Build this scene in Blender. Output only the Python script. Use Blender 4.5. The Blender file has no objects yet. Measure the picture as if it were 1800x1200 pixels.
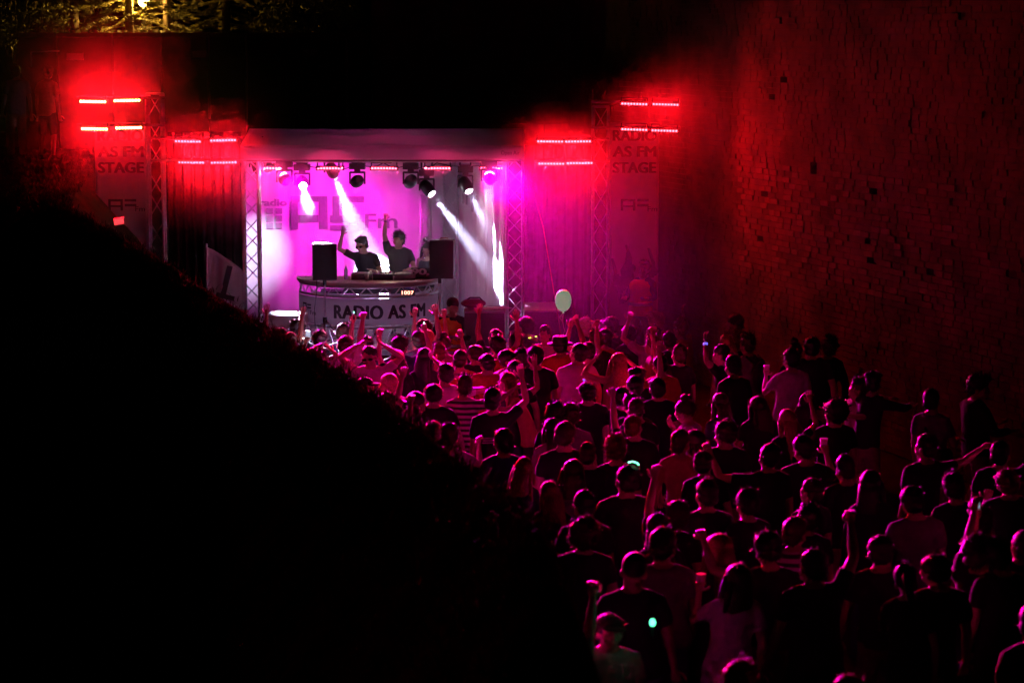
import bpy, bmesh, math, random
import numpy as np
from mathutils import Vector, Matrix, Euler
random.seed(7); RNG = np.random.default_rng(7)
SC = bpy.context.scene; COL = SC.collection
PI = math.pi

# ------------------------------------------------------------------ camera, sky, exposure
FPX = 4250.0; CAMZ = 5.7; PITCH = math.atan(520 / FPX)
cam = bpy.data.cameras.new('camera'); camo = bpy.data.objects.new('camera', cam); COL.objects.link(camo)
camo.location = (0, 0, CAMZ); camo.rotation_euler = (PI / 2 - PITCH, 0, 0)
cam.sensor_width = 36; cam.lens = FPX / 1800 * 36; cam.clip_start = 0.2; cam.clip_end = 500
cam.dof.use_dof = True; cam.dof.focus_distance = 36.5; cam.dof.aperture_fstop = 2.2
SC.camera = camo
world = bpy.data.worlds.new('World'); SC.world = world; world.use_nodes = True
wn = world.node_tree.nodes; sky = wn.new('ShaderNodeTexSky'); sky.sky_type = 'NISHITA'; sky.sun_disc = False
sky.sun_elevation = math.radians(-6); sky.sun_rotation = math.radians(200)
world.node_tree.links.new(sky.outputs[0], wn['Background'].inputs[0]); wn['Background'].inputs[1].default_value = 0.01
SC.view_settings.view_transform = 'Standard'; SC.view_settings.look = 'None'
SC.view_settings.exposure = 0.0; SC.view_settings.gamma = 1.0; SC.view_settings.use_curve_mapping = False
SC.render.engine = 'CYCLES'
SC.cycles.use_denoising = True; SC.cycles.max_bounces = 6; SC.cycles.volume_bounces = 1
SC.cycles.diffuse_bounces = 3; SC.cycles.volume_step_rate = 6; SC.cycles.volume_max_steps = 64; SC.cycles.use_adaptive_sampling = True; SC.cycles.adaptive_threshold = .03; SC.cycles.sample_clamp_indirect = 4.0
# level of every light kind (watts)
E_TOWER, E_TOWER_L, E_TOWER_R, E_STAGEBAR, E_WASH, E_BACK, E_BEAM = 95, 90, 46, 190, 600, 27000, 40000
RED = (1, .003, .010); MAG = (1, .0, .72); PINK = (1, .0, .56); WHITE = (.66, .66, 1.0); WARM = (1, .55, .08)
DRIFT_DENSITY = 0.0032
SMOKE_DENSITY = 0.055

# ------------------------------------------------------------------ helpers
_f = Vector((0, math.cos(PITCH), -math.sin(PITCH))); _u = Vector((0, math.sin(PITCH), math.cos(PITCH)))
def ray(px, py): return Vector((1, 0, 0)) * ((px - 900) / FPX) + _u * ((600 - py) / FPX) + _f
def at(px, py, d):
    r = ray(px, py); return Vector((0, 0, CAMZ)) + r * (d / r.y)
def on_z(px, py, z):
    r = ray(px, py); return Vector((0, 0, CAMZ)) + r * ((z - CAMZ) / r.z)
def X(px, d, py=450): return at(px, py, d).x
def Z(py, d): return at(900, py, d).z

MATS = {}
def nt(m): return m.node_tree.nodes, m.node_tree.links
def mat(name, color, rough=.6, metal=0, spec=.5, noise=.25, scale=30, bump=.0, sheen=0, emit=None, estr=0, trans=0):
    if name in MATS: return MATS[name]
    m = bpy.data.materials.new(name); m.use_nodes = True; n, l = nt(m); p = n['Principled BSDF']
    p.inputs['Roughness'].default_value = rough; p.inputs['Metallic'].default_value = metal
    p.inputs['Specular IOR Level'].default_value = spec; p.inputs['Sheen Weight'].default_value = sheen
    p.inputs['Transmission Weight'].default_value = trans
    tc = n.new('ShaderNodeTexCoord'); tx = n.new('ShaderNodeTexNoise'); tx.inputs['Scale'].default_value = scale
    tx.inputs['Detail'].default_value = 4; l.new(tc.outputs['Object'], tx.inputs['Vector'])
    r = n.new('ShaderNodeValToRGB'); r.color_ramp.elements[0].position = .3; r.color_ramp.elements[1].position = .7
    r.color_ramp.elements[0].color = [c * (1 - noise) for c in color] + [1]
    r.color_ramp.elements[1].color = [min(1, c * (1 + noise * .6)) for c in color] + [1]
    l.new(tx.outputs['Fac'], r.inputs[0]); l.new(r.outputs[0], p.inputs['Base Color'])
    if bump:
        b = n.new('ShaderNodeBump'); b.inputs['Strength'].default_value = bump; b.inputs['Distance'].default_value = .02
        l.new(tx.outputs['Fac'], b.inputs['Height']); l.new(b.outputs[0], p.inputs['Normal'])
    if emit:
        p.inputs['Emission Color'].default_value = (*emit, 1); p.inputs['Emission Strength'].default_value = estr
        m.cycles.emission_sampling = 'NONE'
    MATS[name] = m; return m

class MB:
    def __init__(s): s.v = []; s.f = []; s.n = 0; s.mi = []
    def add(s, vs, fs, mi=0):
        vs = np.asarray(vs, float).reshape(-1, 3); s.v.append(vs)
        for f in fs: s.f.append(tuple(int(i) + s.n for i in f)); s.mi.append(mi)
        s.n += len(vs); return s
    def box(s, c, d, R=None, mi=0):
        c = np.array(c, float); d = np.array(d, float) / 2
        q = np.array([[x, y, z] for x in (-1, 1) for y in (-1, 1) for z in (-1, 1)], float) * d
        if R is not None: q = q @ np.array(R.to_3x3()).T
        return s.add(q + c, [(0, 1, 3, 2), (4, 6, 7, 5), (0, 4, 5, 1), (2, 3, 7, 6), (0, 2, 6, 4), (1, 5, 7, 3)], mi)
    def loft(s, C, U, V, A, B, seg=10, mi=0, round_ends=True):
        C = [np.array(c, float) for c in C]; n = len(C); t = np.linspace(0, 2 * PI, seg, endpoint=False)
        base = 0; vs = []
        for i in range(n):
            vs.append(C[i] + np.outer(np.cos(t) * A[i], U[i]) + np.outer(np.sin(t) * B[i], V[i]))
        e0 = C[0] + (C[0] - C[1]) / max(1e-9, np.linalg.norm(C[0] - C[1])) * (min(A[0], B[0]) * .45 if round_ends else 0)
        e1 = C[-1] + (C[-1] - C[-2]) / max(1e-9, np.linalg.norm(C[-1] - C[-2])) * (min(A[-1], B[-1]) * .45 if round_ends else 0)
        fs = []
        for i in range(n - 1):
            for j in range(seg):
                k = (j + 1) % seg; fs.append((i * seg + j, i * seg + k, (i + 1) * seg + k, (i + 1) * seg + j))
        a, b = n * seg, n * seg + 1
        for j in range(seg):
            k = (j + 1) % seg; fs.append((a, k, j)); fs.append((b, (n - 1) * seg + j, (n - 1) * seg + k))
        return s.add(np.vstack(vs + [e0[None], e1[None]]), fs, mi)
    def tube(s, P, R, seg=8, mi=0, flat=None, ref=None, round_ends=True):
        P = [np.array(p, float) for p in P]; n = len(P)
        if np.isscalar(R): R = [R] * n
        T = []
        for i in range(n):
            d = P[min(i + 1, n - 1)] - P[max(i - 1, 0)]; T.append(d / max(1e-9, np.linalg.norm(d)))
        u = np.array(ref, float) if ref is not None else (np.array([1, 0, 0.]) if abs(T[0][0]) < .8 else np.array([0, 1, 0.]))
        U = []; V = []
        for i in range(n):
            u = u - T[i] * (u @ T[i]); u = u / max(1e-9, np.linalg.norm(u)); U.append(u); V.append(np.cross(T[i], u))
        B = [r * (flat if flat else 1) for r in R]
        return s.loft(P, U, V, R, B, seg, mi, round_ends)
    def ell(s, c, r, R=None, seg=12, rings=8, mi=0):
        vs = [[0, 0, -1]]
        for i in range(1, rings):
            a = -PI / 2 + PI * i / rings
            for j in range(seg):
                b = 2 * PI * j / seg; vs.append([math.cos(a) * math.cos(b), math.cos(a) * math.sin(b), math.sin(a)])
        vs.append([0, 0, 1]); q = np.array(vs) * np.array(r)
        if R is not None: q = q @ np.array(R.to_3x3()).T
        fs = []
        for j in range(seg):
            k = (j + 1) % seg; fs.append((0, 1 + k, 1 + j)); top = 1 + (rings - 2) * seg
            fs.append((len(vs) - 1, top + j, top + k))
            for i in range(rings - 2): fs.append((1 + i * seg + j, 1 + i * seg + k, 1 + (i + 1) * seg + k, 1 + (i + 1) * seg + j))
        return s.add(q + np.array(c, float), fs, mi)
    def xform(s, M):
        A = np.array(M); s.v = [v @ A[:3, :3].T + A[:3, 3] for v in s.v]; return s
    def mesh(s, name, smooth=False):
        me = bpy.data.meshes.new(name); me.from_pydata(np.vstack(s.v).tolist(), [], s.f)
        if any(s.mi): me.polygons.foreach_set('material_index', s.mi)
        if smooth: me.polygons.foreach_set('use_smooth', [True] * len(me.polygons))
        me.update(); return me
    def build(s, name, m, parent=None, smooth=False, loc=None, rot=None):
        return ob(name, s.mesh(name, smooth), m, parent, loc, rot)

def ob(name, me, m=None, parent=None, loc=None, rot=None):
    o = bpy.data.objects.new(name, me); COL.objects.link(o)
    if m is not None and me is not None:
        ms = m if isinstance(m, (list, tuple)) else [m]
        if len(me.materials) == 0:
            for q in ms: me.materials.append(q)
        elif me.materials[0] is not ms[0]:
            o.material_slots[0].link = 'OBJECT'; o.material_slots[0].material = ms[0]
    if parent: o.parent = parent
    if loc is not None: o.location = loc
    if rot is not None: o.rotation_euler = rot
    return o
def tag(o, label=None, cat=None, group=None, kind=None):
    if label: o['label'] = label
    if cat: o['category'] = cat
    if group: o['group'] = group
    if kind: o['kind'] = kind
    return o
def thing(name, label, cat, loc=(0, 0, 0), rot=(0, 0, 0), group=None):
    o = bpy.data.objects.new(name, None); COL.objects.link(o); o.location = loc; o.rotation_euler = rot
    o.empty_display_size = .1; return tag(o, label, cat, group, 'thing')
def aim_rot(p, q): return (Vector(q) - Vector(p)).to_track_quat('-Z', 'Y').to_euler()
def spot(name, p, q, e, col, ang, blend=.3, rad=.05):
    l = bpy.data.lights.new(name, 'SPOT'); l.energy = e; l.color = col; l.spot_size = math.radians(ang); l.spot_blend = blend
    l.shadow_soft_size = rad; o = bpy.data.objects.new(name, l); COL.objects.link(o); o.location = p; o.rotation_euler = aim_rot(p, q); return o

# baking of closed overlapping tubes into one skin (one depsgraph pass for all of them)
_bake = []
def bake_later(mb, voxel, ratio, smooth=2):
    o = bpy.data.objects.new('bake', mb.mesh('bake')); COL.objects.link(o)
    r = o.modifiers.new('r', 'REMESH'); r.mode = 'VOXEL'; r.voxel_size = voxel; r.use_smooth_shade = True
    if smooth: q = o.modifiers.new('s', 'SMOOTH'); q.iterations = smooth; q.factor = .5
    if ratio < 1: d = o.modifiers.new('d', 'DECIMATE'); d.ratio = ratio
    _bake.append(o); return len(_bake) - 1
def text_later(body, size=1, bold=.0, extrude=.0, spacing=1.0):
    c = bpy.data.curves.new('t', 'FONT'); c.body = body; c.size = size; c.offset = bold; c.extrude = extrude; c.space_character = spacing
    c.resolution_u = 4; c.align_x = 'CENTER'; c.align_y = 'CENTER'
    o = bpy.data.objects.new('bake', c); COL.objects.link(o); _bake.append(o); return len(_bake) - 1
def run_bake():
    dg = bpy.context.evaluated_depsgraph_get(); out = []
    for o in _bake: out.append(bpy.data.meshes.new_from_object(o.evaluated_get(dg)))
    for o in _bake:
        d = o.data; t = o.type; bpy.data.objects.remove(o)
        (bpy.data.meshes if t == 'MESH' else bpy.data.curves).remove(d)
    return out
def co_get(me):
    a = np.empty(len(me.vertices) * 3); me.vertices.foreach_get('co', a); return a.reshape(-1, 3)
def co_set(me, a): me.vertices.foreach_set('co', np.asarray(a).ravel()); me.update()
def no_get(me):
    a = np.empty(len(me.vertices) * 3); me.vertices.foreach_get('normal', a); return a.reshape(-1, 3)
def snoise(p, k, seed):
    r = np.random.default_rng(seed); s = np.zeros(len(p))
    for i in range(6):
        d = r.normal(size=3); d /= np.linalg.norm(d); s += np.sin(p @ d * k * r.uniform(.6, 1.7) + r.uniform(0, 6.3) + 1.3 * np.sin(p @ r.normal(size=3) * k * .5))
    return s / 6

# ------------------------------------------------------------------ people: geometry
ARMS = {'d': ((.2, .02, -1), (.1, .22, -1)), 'u': ((.28, .12, 1), (-.06, .15, 1)), 'ub': ((.62, .3, .55), (-.22, .2, 1)),
        'ph': ((.3, .62, -.3), (-.22, .5, .8)), 'cl': ((.6, .2, .72), (-.85, .15, .55)), 'o': ((.95, .2, .25), (.75, .25, .5)),
        'e': ((.85, .25, .3), (-.6, .2, .7)), 'dr': ((.3, .5, -.65), (-.3, .55, .8)), 'pt': ((.3, .8, .5), (.1, .85, .5)),
        'ak': ((.65, -.2, -.8), (-.75, .35, -.35)), 'cr': ((.28, .3, -.9), (-.95, .45, .15)), 'hg': ((.45, .8, -.1), (-.5, .75, .1)),
        'fr': ((.25, .35, -.85), (-.25, .95, .05)), 'hi': ((.15, .5, .85), (.0, .2, 1)), 'sd': ((.75, .35, .1), (.2, .5, .9)),
        'tb': ((.3, .5, -.75), (-.35, .9, -.05)), 'tc': ((.85, .5, .15), (-.9, .45, -.1))}
def nrm(v): v = np.array(v, float); return v / np.linalg.norm(v)

def person_geo(rs, build, sleeve, aL, aR, hyaw, htilt, lean, lower, hand, seated=False):
    body = MB(); shirt = MB(); leg = MB(); fingers = MB()
    fem = build == 'f'; w = .92 if fem else 1.0
    lx, ly = lean
    def ctr(z): t = max(0, (z - .93) / .55); return np.array([lx * t, ly * t * t * .6 + ly * t * .4, z])
    ex, ey = np.array([1, 0, 0.]), np.array([0, 1, 0.])
    zs = [.82, .88, .95, 1.05, 1.16, 1.27, 1.36, 1.42, 1.46]
    ra = [.14, .165, .168, .145, .15, .165, .172, .14, .085]
    rb = [.10, .112, .112, .10, .105, .115, .112, .092, .07]
    if fem: ra = [.15, .172, .165, .128, .132, .148, .152, .122, .072]; rb = [.10, .115, .108, .092, .1, .118, .108, .085, .062]
    body.loft([ctr(z) for z in zs], [ex] * 9, [ey] * 9, ra, rb, 14)
    # neck and head
    nb = ctr(1.41); nt_ = ctr(1.502) + np.array([0, .02, 0])
    body.tube([nb, (nb + nt_) / 2, nt_ + np.array([0, .005, .05])], [.07 * w, .063 * w, .06 * w], 10)
    H = Matrix.Translation(Vector(nt_)) @ Euler((htilt[0], htilt[1], hyaw), 'XYZ').to_matrix().to_4x4() @ Matrix.Diagonal((1.1, 1.08, 1.07, 1))
    hm = MB()
    hm.ell((0, -.012, .135), (.074, .094, .096)); hm.ell((0, .03, .06), (.056, .062, .072)); hm.ell((0, .052, .012), (.032, .034, .026))
    hm.ell((0, .062, .115), (.06, .03, .03)); hm.tube([(0, .088, .105), (0, .106, .075), (0, .092, .066)], [.011, .015, .012], 6)
    for s in (-1, 1):
        hm.ell((s * .076, -.005, .082), (.013, .02, .03)); hm.ell((s * .042, .06, .065), (.024, .024, .022))
    hm.ell((0, .086, .038), (.024, .012, .012)); hm.xform(H); body.v += hm.v
    for f in hm.f: body.f.append(tuple(i + body.n for i in f)); body.mi.append(0)
    body.n += hm.n
    feat = MB()
    for s in (-1, 1):
        feat.ell((s * .03, .082, .092), (.013, .01, .008), mi=1, seg=8, rings=5); feat.ell((s * .031, .0885, .112), (.02, .007, .0045), mi=1, seg=8, rings=4)
    feat.ell((0, .0945, .036), (.021, .007, .0055), mi=2, seg=8, rings=4); feat.xform(H)
    # arms
    info = {'H': H, 'hands': [], 'wrists': [], 'elbows': []}
    for s, code in ((-1, aL), (1, aR)):
        up, fo = ARMS[code]; j = rs.normal(size=(2, 3)) * .07
        up = nrm(np.array(up) + j[0]) * np.array([s, 1, 1]); fo = nrm(np.array(fo) + j[1]) * np.array([s, 1, 1])
        if s < 0 and code == 'cr': fo = fo + np.array([0, .12, .12]); fo = nrm(fo)
        lift = max(0, up[2]) * .045
        S = ctr(1.385) + np.array([s * (.16 if fem else .185), -.005, lift]); S0 = ctr(1.36) + np.array([s * .1, 0, 0])
        El = S + up * .285; W = El + fo * .255
        body.tube([S0, S, S + up * .1, S + up * .2, El, El + fo * .07, El + fo * .16, W], np.array([.06, .058, .052, .046, .04, .042, .034, .026]) * w, 9)
        info['wrists'].append(W); info['elbows'].append(El)
        tp = [ctr(1.47) + np.array([s * .03, -.01, 0]), ctr(1.435) + np.array([s * .085, -.008, lift * .3]), S]
        body.tube(tp, np.array([.045, .048, .055]) * w, 8)
        if sleeve: shirt.tube([tp[0] * .5 + tp[1] * .5, tp[1], S], np.array([.056, .06, .066]) * w, 10)
        side = np.cross(fo, np.array([0, 0, 1.]) if abs(fo[2]) < .8 else np.array([0, 1., 0])); side = nrm(side); nn = np.cross(side, fo)
        if rs.random() < .5: nn = -nn
        P0 = W; P1 = W + fo * .05; P2 = W + fo * .095
        body.tube([P0, P1, P2], np.array([.028, .042, .04]) * w, 8, flat=.42, ref=side)
        curl = {'open': .12, 'fist': 1.35, 'relax': .5, 'hold': .95}[hand if code not in ('d', 'ak') else 'relax']
        info['hands'].append((W, fo, side, nn))
        for q in range(4):
            b = P2 - fo * .006 + side * (q - 1.5) * .0195; L = (.072, .082, .076, .058)[q]
            d1 = nrm(fo + side * (q - 1.5) * (.12 if hand == 'open' else .02)); pts = [b - d1 * .02, b]
            a = 0
            for m_, ln in ((.8, .45), (1, .32), (.9, .25)):
                a += curl * m_; pts.append(pts[-1] + (d1 * math.cos(a) + nn * math.sin(a)) * L * ln)
            fingers.tube(pts, [.0095, .0095, .009, .0085, .0068], 5)
        b = P0 + fo * .035 + side * .036
        td = nrm(fo * .55 + side * .8 + nn * (.25 + .4 * curl)); td2 = nrm(td + fo * .7 + nn * .4 * curl - side * .5 * curl)
        fingers.tube([b - td * .015, b + td * .028, b + td * .028 + td2 * .028, b + td * .028 + td2 * .05], [.013, .0115, .0105, .008], 5)
        # sleeve
        if sleeve:
            k = {1: .6, 2: 1.0, 3: 1.0}[sleeve]; pts = [S0, S - up * .0, S + up * .12 * k * 1.2, S + up * .285 * k]; rr = [.075, .073, .068, .064]
            if sleeve == 3: pts = pts[:3] + [El, El + fo * .1, El + fo * .21]; rr = [.075, .072, .064, .055, .05, .042]
            shirt.tube(pts, np.array(rr) * w, 10)
    # torso cloth
    zz = [.84, .9, .98, 1.08, 1.18, 1.28, 1.37, 1.425, 1.455]
    off = [.04, .03, .028, .03, .024, .018, .016, .02, .016]
    aa = np.interp(zz, zs, ra) + off; bb = np.interp(zz, zs, rb) + off
    hi_ = 9 if sleeve else 7
    if lower == 'dress':
        zz = [.5, .62, .74] + zz; aa = list(np.array([.25, .23, .21])) + list(aa); bb = list(np.array([.2, .18, .16])) + list(bb); hi_ += 3
    shirt.loft([ctr(z) for z in zz[:hi_]], [ex] * hi_, [ey] * hi_, list(aa)[:hi_], list(bb)[:hi_], 16)
    if not sleeve:
        for s in (-1, 1): shirt.tube([ctr(1.35) + np.array([s * .085, .1, 0]), ctr(1.455) + np.array([s * .09, 0, 0]), ctr(1.33) + np.array([s * .085, -.105, 0])], .017, 6)
    # legs
    st = rs.uniform(.08, .15)
    for s in (-1, 1):
        hp = np.array([s * .085, 0, .88]); kn = np.array([s * (st + .01), rs.uniform(.0, .09), .49]); an = np.array([s * st * 1.1, rs.uniform(-.07, .03), .085])
        if seated: kn = hp + np.array([s * .08, .42, .02]); an = kn + np.array([0, .05, -.42])
        body.tube([hp, (hp + kn) / 2 + np.array([0, .01, 0]), kn, kn * .6 + an * .4 + np.array([0, -.02, 0]), an], np.array([.085, .075, .055, .056, .036]) * (1.03 if fem else 1), 10)
        fo = nrm((s * .25, 1, 0)); body.tube([an - fo * .05 + np.array([0, 0, -.04]), an + fo * .05 + np.array([0, 0, -.04]), an + fo * .17 + np.array([0, 0, -.052])], [.04, .046, .032], 8, flat=.9, ref=(1, 0, 0))
        k2 = {'long': 1, 'shorts': .0, 'dress': .3}[lower]
        pts = [hp, (hp + kn) / 2, kn]; rr = [.108, .095, .082]
        if k2 == 1: pts += [kn * .5 + an * .5, an + np.array([0, 0, .02])]; rr += [.075, .066]
        leg.tube(pts, rr, 12)
    leg.loft([ctr(z) for z in (.8, .86, .94, 1.0)], [ex] * 4, [ey] * 4, [.15, .185, .185, .172], [.115, .13, .128, .118], 14)
    return body, shirt, leg, fingers, feat, info

# ------------------------------------------------------------------ hair and headgear meshes (shared)
def hair_mesh(style, seed):
    r = np.random.default_rng(seed); mb = MB()
    R = {'s': (.083, .1, .088), 'm': (.09, .108, .1), 'c': (.105, .118, .112), 'l': (.086, .104, .094), 'p': (.082, .1, .09), 'b': (.082, .1, .09), 'x': (.0775, .0975, .093)}[style]
    R = tuple(np.array(R) * r.uniform(.97, 1.06, 3)); mb.ell((r.normal(0, .003), -.026, .15 if style != 'c' else .158), R, seg=22, rings=14)
    if style in 'sm':
        for q in range(r.integers(1, 3) if style == 's' else r.integers(3, 6)): mb.ell((r.uniform(-.035, .035), r.uniform(-.06, .05), (.172 if style == 's' else .19) + r.uniform(0, .02)), (r.uniform(.045, .065), r.uniform(.045, .065), r.uniform(.03, .048)), seg=10, rings=6)
    if style == 'l':
        for q in range(7): a_ = r.uniform(-1, 1); mb.tube([(a_ * .07, -.08, .12), (a_ * .1 + r.normal(0, .01), -.1, 0), (a_ * .11 + r.normal(0, .02), -.09, -.12 - r.uniform(0, .12)), (a_ * .12 + r.normal(0, .03), -.08, -.22 - r.uniform(0, .14))], [.02, .022, .016, .004], 6)
    if style in 'slmc': mb.ell((0, -.055, .09), (R[0] * .95, R[1] * .62, .075), seg=16, rings=10)
    if style == 'l':
        ln = r.uniform(.26, .42); n = 7; sw = r.uniform(-.03, .03)
        C = [np.array([sw * i / n * (i / n), -.06 - .035 * math.sin(i / n * PI) - .01 * i / n, .13 - (ln + .1) * i / n]) for i in range(n)]
        mb.loft(C, [np.array([1, 0, 0.])] * n, [np.array([0, 1, 0.])] * n, np.linspace(.088, .1, n) * np.r_[np.ones(n - 1), .75], np.r_[np.linspace(.062, .036, n - 1), .02], 18)
        for s in (-1, 1): mb.tube([(s * .07, .01, .14), (s * .088, .0, .05), (s * .098, .005, -.06), (s * .095, .02, -.16 - r.uniform(0, .06))], [.028, .03, .026, .012], 8)
    if style == 'p': mb.tube([(0, -.11, .17), (0, -.16, .16), (.01, -.175, .07), (.015, -.15, -.03), (.02, -.14, -.1)], [.026, .034, .034, .026, .01], 9)
    if style == 'b': mb.ell((0, -.05, .262), (.044, .044, .04))
    v = np.vstack(mb.v); c = np.array([0, -.02, .14]); d = v - c; L = np.linalg.norm(d, axis=1)[:, None]
    k, a = {'s': (95, .009), 'm': (70, .01), 'c': (75, .02), 'l': (60, .006), 'p': (80, .004), 'b': (80, .004), 'x': (50, .001)}[style]
    q = v * np.array([1, 1, .3]) if style == 'l' else v
    v = v + d / np.maximum(L, .01) * (snoise(q, k, seed)[:, None] * a + snoise(q, k * 2.2, seed + 1)[:, None] * a * .7)
    mb.v = [v]
    # loose strands that break the outline
    ns = {'s': 300, 'm': 600, 'c': 800, 'l': 500, 'p': 320, 'b': 320, 'x': 0}[style]
    idx = r.integers(0, len(v), ns)
    for i in idx:
        p = v[i]; n = (p - c) / max(.02, np.linalg.norm(p - c))
        if n[1] > .75 and n[2] < .2: continue
        ln = r.uniform(.012, .035) * (1.5 if style in 'mc' else 1)
        t = nrm(n * .8 + r.normal(size=3) * .6 + np.array([0, 0, -.5 if style == 'l' else .25])); s = nrm(np.cross(n, r.normal(size=3))) * .0026
        if style == 'c': t2 = nrm(t + r.normal(size=3))
        else: t2 = nrm(t + np.array([0, 0, -.6]))
        m_ = p + t * ln * .6; e = m_ + t2 * ln * .6
        mb.add([p - s * 1.5, p + s * 1.5, m_ + s, m_ - s, e], [(0, 1, 2, 3), (3, 2, 4)])
    return mb.mesh('hair', True)
def cap_mesh(kind):
    mb = MB()
    if kind == 'k':
        t = np.linspace(0, PI / 2 * .98, 7); C = [(0, -.015, .135 + .088 * math.sin(a)) for a in t]; A = [.09 * math.cos(a) + .002 for a in t]
        mb.loft(C, [np.array([1, 0, 0.])] * 7, [np.array([0, 1, 0.])] * 7, A, [a * 1.18 for a in A], 18, round_ends=False)
        mb.ell((0, .12, .135), (.075, .075, .008), Euler((-.15, 0, 0)).to_matrix().to_4x4(), seg=14, rings=6); mb.ell((0, -.015, .224), (.009, .009, .007), seg=8, rings=5)
    else:
        ez = [(0, -.015, z) for z in (.125, .13, .135, .18, .225, .235, .22)]
        mb.loft(ez, [np.array([1, 0, 0.])] * 7, [np.array([0, 1, 0.])] * 7, [.15, .152, .094, .09, .082, .06, .02], [.165, .168, .108, .104, .095, .055, .02], 20, round_ends=False)
    return mb.mesh('cap' if kind == 'k' else 'hat', True)

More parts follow.
